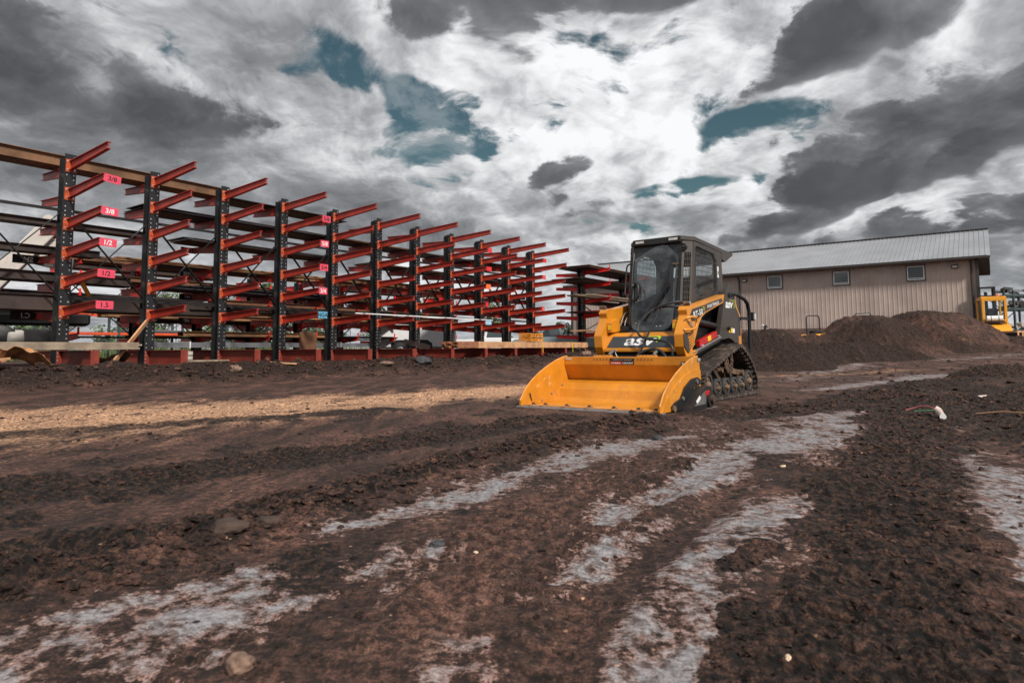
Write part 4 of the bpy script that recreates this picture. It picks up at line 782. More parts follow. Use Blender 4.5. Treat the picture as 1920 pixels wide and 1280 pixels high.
        if sy > 0:
            b = MB(); ys = .5905; put_text(b, 'asv', (-2.78, ys + .003, 1.205), (-1, 0, .01), (0, 0, 1), .082, 'white', .30, bold=.035, shear=.25)
            b.prism([(-2.80, 1.268), (-2.80, 1.276), (-2.97, 1.276), (-2.97, 1.268)], ys, ys + .003, 'green'); b.prism([(-2.962, 1.268), (-2.97, 1.268), (-2.985, 1.18), (-2.968, 1.17)], ys, ys + .003, 'green'); b.nx()
            b.box((-2.81, ys, .872), (.145, .004, .062), 'label_yellow'); b.box((-2.925, ys, .868), (.08, .004, .058), 'white'); b.box((-2.79, ys + .003, .872), (.03, .003, .045), 'black'); part(b, 'tower_decal', T)
        # cylinder, hose, step bar
        b = MB(); b.cyl((-1.68, sy * .52, .97), (-2.62, sy * .52, .91), .036, 'dark_metal', 16); b.cyl((-1.56, sy * .52, .975), (-1.70, sy * .52, .968), .020, 'bright_steel', 12); b.cyl((-1.57, sy * .49, .975), (-1.57, sy * .56, .975), .04, 'bolt', 12); part(b, 'lift_cylinder')
        b = MB(); b.bar((-1.48, sy * .56, .560), (-2.42, sy * .56, .752), .05, .045, 'brown_gray'); b.cyl((-1.46, sy * .585, .575), (-2.42, sy * .585, .772), .017, 'steel', 10); b.prism([(-1.30, .545), (-1.50, .545), (-1.62, .600), (-1.52, .620), (-1.42, .612)], sy * .48, sy * .60, 'yellow'); part(b, 'step_bar', bevel=0.004)
        b = MB(); b.bar((-1.76, sy * .545, .690), (-2.36, sy * .545, .815), .05, .075, 'red'); b.bar((-2.02, sy * .572, .747), (-2.13, sy * .572, .770), .006, .062, 'label_yellow'); b.cyl((-1.83, sy * .57, .668), (-1.83, sy * .59, .668), .014, 'bolt', 8); b.cyl((-2.38, sy * .57, .79), (-2.38, sy * .59, .79), .014, 'bolt', 8); part(b, 'arm_lock', bevel=0.004)
        b = MB(); b.tube([(-2.93, sy * .60, 1.355), (-3.03, sy * .61, 1.36), (-3.13, sy * .61, 1.345)], .022, 'black', 10); b.tube([(-3.10, sy * .61, 1.352), (-3.22, sy * .61, 1.335), (-3.37, sy * .61, 1.31), (-3.48, sy * .61, 1.26), (-3.54, sy * .61, 1.16), (-3.545, sy * .61, .90), (-3.54, sy * .61, .58)], .026, 'black', 12); b.bar((-3.25, sy * .58, 1.045), (-3.54, sy * .60, 1.05), .03, .04, 'black'); b.box((-3.62, sy * .63, 1.08), (.07, .05, .12), 'black'); b.box((-3.64, sy * .65, 1.08), (.05, .04, .08), 'lamp'); b.bar((-3.25, sy * .58, .62), (-3.56, sy * .60, .60), .03, .04, 'black'); part(b, 'rear_guard')
    b = MB(); b.box((-1.905, .4575, 1.02), (.09, .004, .062), 'label_yellow'); b.box((-1.905, .460, 1.02), (.05, .003, .03), 'black'); b.bar((-1.66, .457, .9), (-2.4, .457, .86), .004, .02, 'dark_metal'); part(b, 'side_decal')
    # ---- cab
    xf0, xf1 = -1.70, -1.90                                     # door plane leans back
    def fx(z): return xf0 + (xf1 - xf0) * (z - .88) / (2.0 - .88)
    side_o = [(-2.0, 1.985), (-1.93, 1.50), (-1.86, 1.10), (-1.84, .93), (-2.4, 1.08), (-3.0, 1.30), (-3.0, 1.60), (-2.97, 1.955)]
    win_o = [(-2.075, 1.925), (-2.06, 1.60), (-2.02, 1.30), (-2.01, 1.235), (-2.35, 1.32), (-2.745, 1.425), (-2.765, 1.80), (-2.66, 1.895)]
    b = MB()
    for sy in (1, -1): b.ring(side_o, win_o, sy * .415, sy * .44, 'brown_gray')
    b.box((-2.985, 0, 1.87), (.03, .80, .16), 'brown_gray'); b.box((-2.985, .36, 1.55), (.03, .12, .6), 'brown_gray'); b.box((-2.985, -.36, 1.55), (.03, .12, .6), 'brown_gray'); b.box((-2.985, 0, 1.33), (.03, .8, .12), 'brown_gray')
    cab = part(b, 'cab', bevel=0.006)
    b = MB(); b.prism([(-1.835, -.315), (-1.835, .315), (-2.005, .445), (-2.99, .445), (-2.99, -.445), (-2.005, -.445)], 1.995, 2.045, 'brown_gray', axis='z', M=Matrix.Rotation(R(-2.6), 4, 'Y') @ Matrix.Translation((0.08, 0, .088)))
    b.bar((-2.3, .30, 2.03), (-2.9, .30, 2.005), .03, .02, 'brown_gray'); b.bar((-2.35, .40, 2.035), (-2.40, .40, 2.035), .03, .018, 'dark_metal'); b.bar((-2.75, .40, 2.02), (-2.80, .40, 2.018), .03, .018, 'dark_metal'); part(b, 'roof', cab, bevel=0.012)
    b = MB(); b.prism([(-2.97, 2.0), (-3.44, 1.985), (-3.44, 1.955), (-3.12, 1.83), (-2.99, 1.86)], -.44, .44, 'brown_gray'); part(b, 'rear_visor', cab, bevel=0.01)
    # corner slot pillars between door frame and side
    for sy in (1, -1):
        b = MB()
        def q(u, z): # u 0..1 from door frame to side
            return (fx(z) + .012 + (-(0.13) * u) - 0.0, sy * (.335 + .10 * u), z)
        zt = 1.985; zb = .95
        for u0, u1, za, zc in ((0, .22, zb, zt), (.78, 1.0, zb, zt), (.22, .78, 1.84, zt), (.22, .78, zb, 1.22)):
            p = [q(u0, za), q(u1, za), q(u1, zc), q(u0, zc)]; in_ = [(x - .02, y - sy * .02, z) for x, y, z in p]
            b.add(p + in_, [(0, 1, 2, 3), (7, 6, 5, 4), (0, 4, 5, 1), (1, 5, 6, 2), (2, 6, 7, 3), (3, 7, 4, 0)], 'brown_gray')
        part(b, 'corner_pillar', cab)
        b = MB()
        for k in range(3): u = .36 + .14 * k; b.tube([q(u, 1.22), q(u, 1.84)], .004, 'brown_gray', 5)
        for k in range(9): z = 1.26 + k * .07; b.tube([q(.22, z), q(.78, z)], .004, 'brown_gray', 5)
        p = [q(.22, 1.22), q(.78, 1.22), q(.78, 1.84), q(.22, 1.84)]; b.add([(x - .012, y - sy * .012, z) for x, y, z in p], [(0, 1, 2, 3)], 'glass_clear'); part(b, 'corner_screen', cab)
    # side windows with square mesh guards
    for sy in (1, -1):
        b = MB(); b.prism(win_o, sy * .417, sy * .421, 'glass_clear'); part(b, 'side_glass', cab)
        b = MB(); yy = sy * .452
        def zr(x, top):
            pts = [(-2.01, 1.235), (-2.745, 1.425)] if not top else [(-2.075, 1.925), (-2.66, 1.895), (-2.765, 1.80)]
            for (xa, za), (xb, zb_) in zip(pts, pts[1:]):
                if xb <= x <= xa: return za + (zb_ - za) * (x - xa) / (xb - xa)
            return pts[0][1] if x > pts[0][0] else pts[-1][1]
        for k in range(17): x = -2.06 - k * .043; b.tube([(x, yy, zr(x, False) - .01), (x, yy, zr(x, True) + .01)], .0035, 'brown_gray', 5)
        for k in range(10):
            z = 1.28 + k * .068; xe = -2.745; xs = -2.03
            if z < 1.425: xe = -2.01 - (z - 1.235) / (.19) * .735
            b.tube([(xs, yy + sy * .004, z), (xe, yy + sy * .004, z)], .0035, 'brown_gray', 5)
        b.tube([(-2.03, yy + sy * .008, 1.40), (-2.75, yy + sy * .008, 1.555)], .010, 'black', 6)
        for k in range(12): b.cyl((-2.05 - k * .045, yy, 1.915 - k * .003), (-2.05 - k * .045, yy + sy * .02, 1.915 - k * .003), .009, 'black', 6); b.cyl((-2.06 - k * .055, yy, 1.42 + k * .012), (-2.06 - k * .055, yy + sy * .02, 1.42 + k * .012), .009, 'black', 6)
        part(b, 'window_guard', cab)
    b = MB(); b.box((-2.80, .4475, 1.66), (.05, .004, .15), 'white')
    b.box((-2.80, .450, 1.65), (.022, .003, .05), 'black'); part(b, 'cab_label', cab)
    # front frame and header
    b = MB()
    fo = [(-.335, .88), (.335, .88), (.335, 1.5), (.335, 2.0), (0, 2.0), (-.335, 2.0), (-.335, 1.5), (-.335, 1.0)]
    fi = [(-.26, .93), (.26, .93), (.29, 1.5), (.29, 1.78), (0, 1.93), (-.29, 1.78), (-.29, 1.5), (-.29, 1.0)]
    def fr(p, e): return (fx(p[1]) + e, p[0], p[1])
    vs = [fr(p, .0) for p in fo] + [fr(p, .0) for p in fi] + [fr(p, -.03) for p in fo] + [fr(p, -.03) for p in fi]; m8 = 8; fs = []
    for i in range(m8): j = (i + 1) % m8; fs += [(i, j, j + 8, i + 8), (i + 16, i + 24, j + 24, j + 16), (i, i + 16, j + 16, j), (i + 8, j + 8, j + 24, i + 24)]
    b.add(vs, fs, 'charcoal'); b.prism([(-1.885, 1.955), (-1.84, 1.975), (-1.835, 2.045), (-1.90, 2.045)], -.325, .325, 'charcoal')
    b.prism([(-1.90, 1.80), (-1.885, 1.96), (-1.915, 1.96)], .30, .335, 'charcoal'); part(b, 'front_frame', cab, bevel=0.003)
    b = MB()
    for y in (-.225, .235):
        if y > 0: b.nx()
        b.box((-1.833, y, 2.012), (.016, .115, .030), 'lamp'); b.box((-1.838, y, 2.012), (.012, .13, .044), 'black')
    part(b, 'work_light', cab)
    b = MB(); M = Matrix.Translation((-1.865, .355, 1.905)) @ Matrix.Rotation(R(90), 4, 'Y'); b.lathe([(0, .022), (.014, .024), (.018, .010), (.034, .010), (.038, .018), (.044, .016), (.046, -.02)], 'charcoal', 22, M); part(b, 'horn', cab)
    # door
    dl = [(-.300, 1.80), (-.305, 1.60), (-.315, 1.0), (-.285, .895), (-.22, .862), (.15, .862), (.225, .895), (.262, .99), (.280, 1.30), (.295, 1.60), (.302, 1.76), (.275, 1.815), (.145, 1.945), (.07, 1.955), (-.02, 1.945), (-.05, 1.93)]
    cy = 0.0; gi = [((y - 0) * .90, 1.42 + (z - 1.42) * .945) for y, z in dl]
    vs = [fr(p, .022) for p in dl] + [fr(p, .022) for p in gi] + [fr(p, .004) for p in dl] + [fr(p, .004) for p in gi]; n8 = len(dl); fs = []
    for i in range(n8): j = (i + 1) % n8; fs += [(i, j, j + n8, i + n8), (i + 2 * n8, i + 3 * n8, j + 3 * n8, j + 2 * n8), (i, i + 2 * n8, j + 2 * n8, j), (i + n8, j + n8, j + 3 * n8, i + 3 * n8)]
    b = MB(); b.add(vs, fs, 'charcoal'); door = part(b, 'door', cab, bevel=0.002)
    b = MB(); b.add([fr(p, .0225) for p in dl], [tuple(range(n8))], 'glass'); part(b, 'door_glass', door)
    b = MB(); b.tube([fr((-.285, 1.46), .03), fr((-.255, 1.475), .05), fr((-.225, 1.46), .06), fr((-.215, 1.40), .06), fr((-.218, 1.31), .06), fr((-.235, 1.265), .055), fr((-.275, 1.245), .04), fr((-.30, 1.27), .03), fr((-.305, 1.42), .03)], .019, 'black', 10, closed=True); b.cyl(fr((-.29, 1.45), .03), fr((-.29, 1.45), .06), .02, 'black', 10); b.cyl(fr((-.29, 1.455), .06), fr((-.29, 1.455), .066), .008, 'bolt', 8); part(b, 'door_handle', door)
    b = MB(); b.box(fr((.215, 1.45), .028), (.014, .055, .50), 'charcoal', Matrix.Rotation(R(-10), 4, 'Y')); b.cyl(fr((.285, 1.69), .02), fr((.285, 1.69), .05), .018, 'hub_rust', 10); b.cyl(fr((.245, 1.695), .02), fr((.245, 1.695), .05), .012, 'hub_rust', 10)
    for y, z in ((.10, .915), (.05, .915)): b.cyl(fr((y, z), .02), fr((y, z), .032), .008, 'bolt', 8)
    part(b, 'hinge', door)
    b = MB(); b.cyl(fr((.175, 1.41), .03), fr((.175, 1.41), .075), .026, 'black', 12); b.bar(fr((.175, 1.41), .06), fr((-.02, 1.09), .06), .012, .014, 'black'); b.bar(fr((.150, 1.43), .055), fr((-.0, 1.14), .055), .010, .012, 'black'); b.bar(fr((.06, 1.26), .05), fr((-.13, .99), .05), .014, .020, 'black'); b.bar(fr((.17, 1.42), .05), fr((.19, 1.70), .03), .008, .010, 'black'); b.box(fr((.17, 1.43), .045), (.04, .05, .05), 'black'); part(b, 'wiper', door)
    b = MB(); b.tube([fr((-.335, 1.745), -.01), fr((-.385, 1.745), .0), fr((-.415, 1.73), .005), fr((-.425, 1.70), .005), fr((-.43, 1.36), .005), fr((-.42, 1.335), .005), fr((-.335, 1.30), -.01)], .011, 'black', 8); part(b, 'grab_bar', cab)
    # inside the cab
    b = MB(); b.box((-2.50, 0, 1.12), (.44, .46, .14), 'seat', ch=.04); b.box((-2.76, .02, 1.38), (.10, .36, .46), 'seat', Matrix.Rotation(R(-8), 4, 'Y'), ch=.04); b.box((-2.45, 0, 1.0), (.6, .7, .1), 'black'); part(b, 'seat', cab, bevel=0.01)
    b = MB(); b.box((-2.3, .32, 1.18), (.4, .1, .18), 'charcoal'); b.box((-2.3, -.32, 1.18), (.4, .1, .18), 'charcoal')
    for y in (-.31, .31): b.tube([(-2.15, y, 1.25), (-2.12, y, 1.36), (-2.10, y, 1.42)], [.012, .012, .024], 'black', 8)
    b.box((-2.0, 0, .99), (.5, .62, .03), 'black'); b.box((-1.86, .16, 1.02), (.10, .14, .08), 'charcoal'); part(b, 'controls', cab, bevel=0.005)
    # hydraulic hoses in front
    b = MB()
    for pth, r_, m_ in (([(-1.60, .50, 1.175), (-1.48, .42, 1.19), (-1.40, .30, 1.16), (-1.36, .16, 1.10), (-1.33, .04, 1.00), (-1.29, -.01, .90), (-1.24, .02, .81), (-1.21, .12, .755), (-1.19, .28, .735), (-1.18, .40, .71), (-1.17, .47, .65), (-1.16, .475, .56)], .014, 'hose'),
                        ([(-1.60, .50, 1.13), (-1.48, .40, 1.135), (-1.42, .26, 1.13), (-1.39, .22, 1.09), (-1.33, .18, .95), (-1.26, .13, .80), (-1.20, .09, .66), (-1.15, .04, .55)], .013, 'hose'),
                        ([(-1.10, .02, .50), (-1.13, .08, .575), (-1.16, .20, .625), (-1.17, .30, .62), (-1.15, .38, .57), (-1.12, .42, .50)], .018, 'hose'),
                        ([(-1.12, -.22, .62), (-1.17, -.26, .60), (-1.17, -.24, .55), (-1.14, -.20, .54)], .004, 'white')):
        pv = [Vector(p) for p in pth]; sm = []
        for i in range(len(pv) - 1):
            p0, p1, p2, p3 = pv[max(0, i - 1)], pv[i], pv[i + 1], pv[min(len(pv) - 1, i + 2)]
            for k in range(6): t = k / 6; sm.append(.5 * ((2 * p1) + (p2 - p0) * t + (2 * p0 - 5 * p1 + 4 * p2 - p3) * t * t + (3 * p1 - p0 - 3 * p2 + p3) * t ** 3))
        sm.append(pv[-1]); b.tube(sm, r_, m_, 8)
        if r_ == .014:
            for i in range(18, 34): b.tube([sm[i], sm[i] + (sm[i + 1] - sm[i]) * .35], .0165, 'hose_mesh', 8)
    for y, z in ((.50, 1.178), (.50, 1.13)): b.cyl((-1.56, y - .02, z), (-1.50, y - .10, z + .003), .018, 'hub_rust', 8); b.cyl((-1.53, y - .06, z), (-1.515, y - .085, z), .022, 'steel', 6)
    b.cyl((-1.43, .20, 1.12), (-1.40, .20, 1.125), .012, 'bolt', 8); b.cyl((-1.43, .245, 1.12), (-1.40, .245, 1.125), .012, 'bolt', 8)
    part(b, 'hydraulic_hose')
    b = MB(); b.tube([(-1.62, -.44, .84), (-1.66, -.42, 1.0), (-1.74, -.42, 1.09), (-1.86, -.42, 1.12)], .008, 'steel', 6); b.tube([(-1.66, -.40, .84), (-1.70, -.39, .99), (-1.78, -.39, 1.06), (-1.9, -.39, 1.09)], .008, 'steel', 6); b.box((-1.62, -.36, .88), (.10, .08, .10), 'black'); b.cyl((-1.50, -.33, .88), (-1.60, -.33, .88), .035, 'black', 12); part(b, 'hydraulic_pipe')
    return root
loader = build_loader()

# ================================================================ yard racks
LV = [4.76, 4.13, 3.46, 2.81, 2.17, 1.52]                     # arm heights on the long rack
def ibeam(b, p0, p1, h, w, m, tw=.012, side=(0, 0, 1)):
    """I section between two points, h tall, w wide"""
    p0 = Vector(p0); p1 = Vector(p1); x = (p1 - p0).normalized(); z = Vector(side); z = (z - x * z.dot(x)).normalized()
    b.bar(p0, p1, tw, h - 2 * tw, m, up=z); b.bar(p0 + z * (h / 2 - tw / 2), p1 + z * (h / 2 - tw / 2), w, tw, m, up=z); b.bar(p0 - z * (h / 2 - tw / 2), p1 - z * (h / 2 - tw / 2), w, tw, m, up=z)
def post_mesh(h, z0, wD=.23, dN=.29):
    """upright: front flange, recessed web, rear flange; local x along the rack, y away from the yard"""
    b = MB(); b.box((0, .008, z0 + h / 2), (wD, .016, h), 'post'); b.box((-.02, dN / 2, z0 + h / 2 - .01), (.016, dN - .03, h - .04), 'post'); b.box((0, dN - .008, z0 + h / 2 - .03), (wD, .016, h - .06), 'post')
    b.box((0, dN + .05, z0 + h / 2 - .05), (.10, .09, h - .10), 'post')
    k = int((h - .1) / .1)
    for i in range(k):
        z = z0 + h - .07 - i * .1
        for x in (-wD * .30, wD * .30):
            b.box((x, -.0015, z), (.022, .003, .024), 'bolt' if (i * 7 + int(x > 0) * 3) % 5 else 'black')
        b.box((-.0295, dN * .45, z - .02), (.003, .026, .028), 'bolt' if i % 6 else 'black')
    return b
def arm_mesh(L, y0, zt, sgn, m):
    """tapered I-beam arm with its bolted end plate; root at the flange, tip raised a little"""
    b = MB(); r = .105; t_ = .075; y1 = y0 + sgn * L; zr = zt; ze = zt + .105 * L / 1.6; ww = .085
    a = [(y0, zr + r), (y1, ze + t_), (y1, ze + t_ - .012), (y0, zr + r - .012)]; b.prism(a, -ww / 2, ww / 2, m, axis='x')
    a = [(y0, zr - r), (y1, ze - t_), (y1, ze - t_ + .012), (y0, zr - r + .012)]; b.prism(a, -ww / 2, ww / 2, m, axis='x')
    b.prism([(y0, zr - r + .012), (y1, ze - t_ + .012), (y1, ze + t_ - .012), (y0, zr + r - .012)], -.006, .006, m, axis='x')
    b.box((0, y0 + sgn * .009, zr), (.20, .018, .28), 'plate_orange' if m == 'rack_orange' else m)
    for x in (-.07, .07):
        for z in (-.09, .09): b.box((x, y0 + sgn * .024, zr + z), (.028, .012, .028), 'bolt')
    for z in (-.03, .03): b.box((.0, y1 - sgn * .03, ze + z), (.020, .02, .02), 'bolt')
    return b
def mesh_of(b, name):
    o = b.build(name); me = o.data; bpy.data.objects.remove(o); return me
def inst(me, name, parent, loc=(0, 0, 0)):
    o = bpy.data.objects.new(name, me); col.objects.link(o); o.parent = parent; o.location = loc; return o
def cantilever_rack(label, s0, c0, z0, h, n, step, levels, Lf, Lr, m, foot=True, brace=((3.78, 1.93),), group=None, stops=False, bz=.36):
    # each upright is 'step' apart along the row; origin of the thing at the foot of the first upright
    org = yard(s0, c0, 0); root = thing('cantilever_rack', org, YROT, label, 'cantilever rack', group)
    pm = mesh_of(post_mesh(h, z0), 'upright')
    fa = [mesh_of(arm_mesh(Lf[i] if isinstance(Lf, list) else Lf, 0, z, -1, m), 'arm') for i, z in enumerate(levels)]
    ra = [mesh_of(arm_mesh(Lr, .30, z - .10, 1, m), 'arm') for z in levels]
    if foot:
        b = MB(); ibeam(b, (0, -.02, z0 + .17), (0, -1.62, z0 + .17), .34, .17, 'foot_red' if m == 'rack_orange' else m, .014); b.box((0, -.016, z0 + .17), (.22, .02, .33), 'foot_red'); b.box((0, -1.62, z0 + .17), (.16, .012, .33), 'foot_red')
        for k in range(4): b.box((-.09, -.032, z0 + .05 + k * .08), (.02, .012, .02), 'bolt')
        f1 = mesh_of(b, 'foot'); b = MB(); ibeam(b, (0, .30, z0 + .17), (0, 1.45, z0 + .17), .34, .17, 'foot_red' if m == 'rack_orange' else m, .014); f2 = mesh_of(b, 'foot')
    if stops: b = MB(); b.box((0, -(Lf if not isinstance(Lf, list) else Lf[0]) - .0, .16), (.05, .03, .20), m); st = mesh_of(b, 'end_stop')
    for k in range(n):
        P = inst(pm, 'upright', root, (k * step, 0, 0))
        for i in range(len(levels)):
            a = inst(fa[i], 'arm', P); inst(ra[i], 'arm', P)
            if stops: inst(st, 'end_stop', P, (0, 0, levels[i] + .06))
        if foot: inst(f1, 'foot', P); inst(f2, 'foot', P)
    for k in range(n - 1):
        x0, x1 = k * step + .12, (k + 1) * step - .12; b = MB()
        for zt, zb in brace:
            b.bar((x0, .17, zt), (x1, .17, zt), .05, .06, 'dark_metal'); b.bar((x0, .15, zt - .08), (x1, .15, zb), .012, .085, 'dark_metal', up=(0, 1, 0)); b.bar((x0, .165, zb), (x1, .165, zt - .08), .012, .085, 'dark_metal', up=(0, 1, 0)); b.bar((x0, .17, zb - .08), (x1, .17, zb - .08), .05, .06, 'dark_metal')
        b.build('brace', root)
    return root
S1, ST = 5.94, 1.83; C1 = 16.3
longrack = cantilever_rack('long cantilever rack of eleven black uprights with orange red arms behind the dirt bank', S1, C1, .35, 4.67, 11, ST, LV, [1.85, 1.72, 1.66, 1.64, 1.62, 1.60], 1.24, 'rack_orange')
rack_b = cantilever_rack('lower red armed cantilever rack half hidden behind the long rack, parallel to it', 12.35 - 4.18 - 4.18, 22.4, .30, 3.15, 11, 2.09, [3.25, 2.72, 2.18, 1.62, 1.06], 1.05, .9, 'rack_red', foot=False, brace=((2.9, 1.2),), stops=True)
rack_c = cantilever_rack('short red armed cantilever rack crammed with loose plates, left of the loader cab', 28.85, 16.35, .55, 4.28, 2, 4.62, [4.42, 3.72, 2.98, 2.25, 1.30], 1.45, 1.35, 'rack_red', foot=False, brace=((2.9, 1.5),), stops=True)

P0_ = inst([o_ for o_ in longrack.children if o_.name.startswith('upright')][0].data, 'upright', longrack, (-ST, 0, 0))
b = MB(); x0, x1, zt, zb_ = -ST + .12, -.12, 3.78, 1.93
b.bar((x0, .17, zt), (x1, .17, zt), .05, .06, 'dark_metal'); b.bar((x0, .15, zt - .08), (x1, .15, zb_), .012, .085, 'dark_metal', up=(0, 1, 0)); b.bar((x0, .165, zb_), (x1, .165, zt - .08), .012, .085, 'dark_metal', up=(0, 1, 0)); b.build('brace', longrack)
ORD = ['first', 'second', 'third', 'fourth', 'fifth', 'sixth', 'seventh', 'eighth', 'ninth', 'tenth', 'eleventh']
# ---- signs hanging on arm tips
def arm_sign(k, lvl, txt, bg, fg, word, extra, w=.33, h=.165, tilt=0, dx=.0):
    L = [1.85, 1.72, 1.66, 1.64, 1.62, 1.60][lvl]; p = yard(S1 + k * ST, C1 - L - .012, LV[lvl] + .105 * L / 1.6)
    b = MB(); b.box((w / 2 - .02 + dx, 0, -.01), (w, .006, h), bg); put_text(b, txt, (w / 2 - .02 + dx, -.0045, -.01), (1, 0, 0), (0, 0, 1), h * .62, fg, bold=.02)
    o = b.build('arm_sign'); o.location = p; o.rotation_euler = (0, R(tilt), YROT); tag(o, word, 'sign', 'signs on the arm tips of the long rack'); return o
arm_sign(0, 1, '3/8', 'pink', 'black', 'pink sign reading 3/8 in black, topmost sign on the nearest upright', 1, tilt=6)
arm_sign(0, 2, '3/8', 'pink', 'white', 'pink sign reading 3/8 in white, below the black 3/8 sign', 1, tilt=4)
arm_sign(0, 3, '1/2', 'pink', 'white', 'pink sign reading 1/2 in white, fourth arm down of the nearest upright', 1, tilt=3)
arm_sign(0, 4, '1/2', 'pink', 'black', 'pink sign reading 1/2 with black and white print, above the 1.5 sign', 1, tilt=2)
arm_sign(0, 5, '1.5', 'pink', 'black', 'pink sign reading 1.5 on the lowest arm of the nearest upright', 1)
for lv, tx, fg, wd in ((1, '5/8', 'black', 'pink sign reading 5/8, top sign on the fourth upright'), (2, '5/8', 'white', 'pink sign reading 5/8, second sign down on the fourth upright'), (3, '3/4', 'black', 'pink sign reading 3/4, third sign down on the fourth upright'), (4, '3/4', 'white', 'pink sign reading 3/4, just above the blue NGA sign of the fourth upright')): arm_sign(3, lv, tx, 'pink', fg, wd, 1, .27, .18)
arm_sign(3, 5, 'NGA', 'sign_blue', 'black', 'blue sign reading NGA on the lowest arm of the fourth upright', 1, .30, .18)
arm_sign(7, 1, '7/8', 'rack_red', 'pink', 'red sign reading 7/8 on the second arm down of the eighth upright', 1, .24, .18); arm_sign(7, 2, '7/8', 'rack_red', 'pink', 'red sign reading 7/8 on the third arm down of the eighth upright', 1, .30, .16)
arm_sign(7, 3, '1', 'sign_orange', 'pink', 'orange sign on the fourth arm down of the eighth upright', 1, .26, .18); arm_sign(7, 4, '1', 'rack_red', 'pink', 'small red sign on the fifth arm down of the eighth upright', 1, .14, .18)
arm_sign(7, 5, 'NGA', 'sign_blue', 'white', 'pale blue sign reading NGA on the lowest arm of the eighth upright', 1, .34, .18)
arm_sign(9, 1, '1', 'rack_red', 'pink', 'red sign on the second arm down of the tenth upright', 1, .22, .16); arm_sign(9, 2, '1', 'rack_red', 'white', 'red sign on the third arm down of the tenth upright', 1, .26, .16); arm_sign(9, 4, '1', 'rack_red', 'white', 'red and white sign low on the tenth upright', 1, .20, .20)
def rear_sign(k, lvl, txt, word, w=.36, h=.15):
    p = yard(S1 + k * ST, C1 + 1.56, LV[lvl] - .02); b = MB(); b.box((0, 0, 0), (w, .006, h), 'black'); put_text(b, txt, (0, -.0045, 0), (-1, 0, 0), (0, 0, 1), h * .6, 'white', bold=.02)
    o = b.build('arm_sign'); o.location = p + Dv * (-.12 if k else -.2); o.rotation_euler = (0, 0, YROT); tag(o, word, 'sign', 'black signs on the rear arms of the long rack')
rear_sign(0, 3, 'SM', 'black sign with reversed white letters behind the nearest upright, at mid height', .62, .20); rear_sign(0, 5, 'C.I', 'dark sign with reversed letters behind the nearest upright, near the ground', .6, .2)
for lv, t_, o_ in ((2, 'DN', 'upper'), (3, 'DNE', 'middle'), (4, 'MF', 'lower'), (5, 'MF', 'lowest')): rear_sign(2, lv, t_, o_ + ' black sign with reversed white letters behind the third upright', .44, .16)

# ---- steel stock lying on the arms
rng = random.Random(21)
def stock(kind, s0, s1, c, z, w, h, m, label, cat='steel stock', tilt=0.0, name=None):
    """kind: beams (nested I sections), plates (ragged stack), tubes, bars; from s0 to s1 along the row"""
    L = s1 - s0; b = MB(); nm = name
    if kind == 'beams':
        nb = max(1, int(round(w / .14))); bw = w / nb
        for k in range(nb):
            y = -w / 2 + bw * (k + .5); d = rng.uniform(-.08, .08); ibeam(b, (-L / 2 + d, y, h / 2), (L / 2 + d, y, h / 2), h, bw * .94, m, .012)
        nm = nm or 'steel_beams'
    elif kind == 'plates':
        t_ = .022; k = max(1, int(h / t_))
        for i in range(k):
            e0, e1 = rng.uniform(-.30, .12), rng.uniform(-.12, .30); yy = rng.uniform(-.09, .09); skew = rng.uniform(-.07, .07)
            b.prism([(-L / 2 + e0, -w / 2 + yy - skew), (L / 2 + e1, -w / 2 + yy + skew), (L / 2 + e1, w / 2 + yy + skew), (-L / 2 + e0, w / 2 + yy - skew)], i * t_, i * t_ + t_ * .72, m if i % 3 else 'rust_dark', axis='z')
        nm = nm or 'steel_plates'
    elif kind == 'tubes':
        r = .035; nx = max(1, int(w / (2 * r))); nz = max(1, int(h / (2 * r)))
        for i in range(nz):
            for k in range(nx):
                d = rng.uniform(-.12, .12); b.tube([(-L / 2 + d, -w / 2 + r + k * 2 * r, r + i * 2 * r), (L / 2 + d, -w / 2 + r + k * 2 * r, r + i * 2 * r)], r * .96, m, 8)
        nm = nm or 'steel_tubes'
    elif kind == 'boards':
        bh = .038; bw = .14; nz = max(1, int(round(h / bh))); nx = max(1, int(round(w / bw)))
        for i in range(nz):
            for k in range(nx):
                d0, d1 = rng.uniform(-.05, .05), rng.uniform(-.05, .05)
                b.box(((d0 + d1) / 2, -w / 2 + bw * (k + .5), bh * (i + .5)), (L + d1 - d0, bw - .004, bh - .003), m)
        nm = nm or 'lumber_stack'
    else:
        for k in range(max(1, int(w / .07))):
            d = rng.uniform(-.3, .3); b.bar((-L / 2 + d, -w / 2 + k * .07, h / 2 + rng.uniform(0, .01)), (L / 2 + d, -w / 2 + k * .07 + rng.uniform(-.05, .05), h / 2 + rng.uniform(0, .01)), .04, .03, m)
        nm = nm or 'steel_bars'
    o = b.build(nm); o.location = yard((s0 + s1) / 2, c, z); o.rotation_euler = (0, -tilt, YROT); return tag(o, label, cat, 'stock lying on the racks')
RC = C1 + .92                                                    # middle of the rear arms
def zr(l): return LV[l] + .06
stock('beams', -3.5, 9.95, RC - .10, zr(0) + .03, .62, .25, 'rust_beam', 'long brown steel beams on the topmost rear arms, running in from the left edge', 'steel beams')
stock('plates', 9.9, 14.0, RC, zr(0) + .02, .80, .07, 'mill_steel', 'grey plate stack on the topmost rear arms between the third and fifth uprights', 'steel plates')
stock('plates', 7.9, 13.7, RC, zr(1), .9, .09, 'mill_steel', 'grey sheet stack on the second rear tier from the second to the fifth upright', 'steel plates')
stock('beams', -3.5, 8.0, RC, zr(2) - .02, .42, .14, 'rust_dark', 'dark beams on the third rear tier from the left edge to the second upright', 'steel beams')
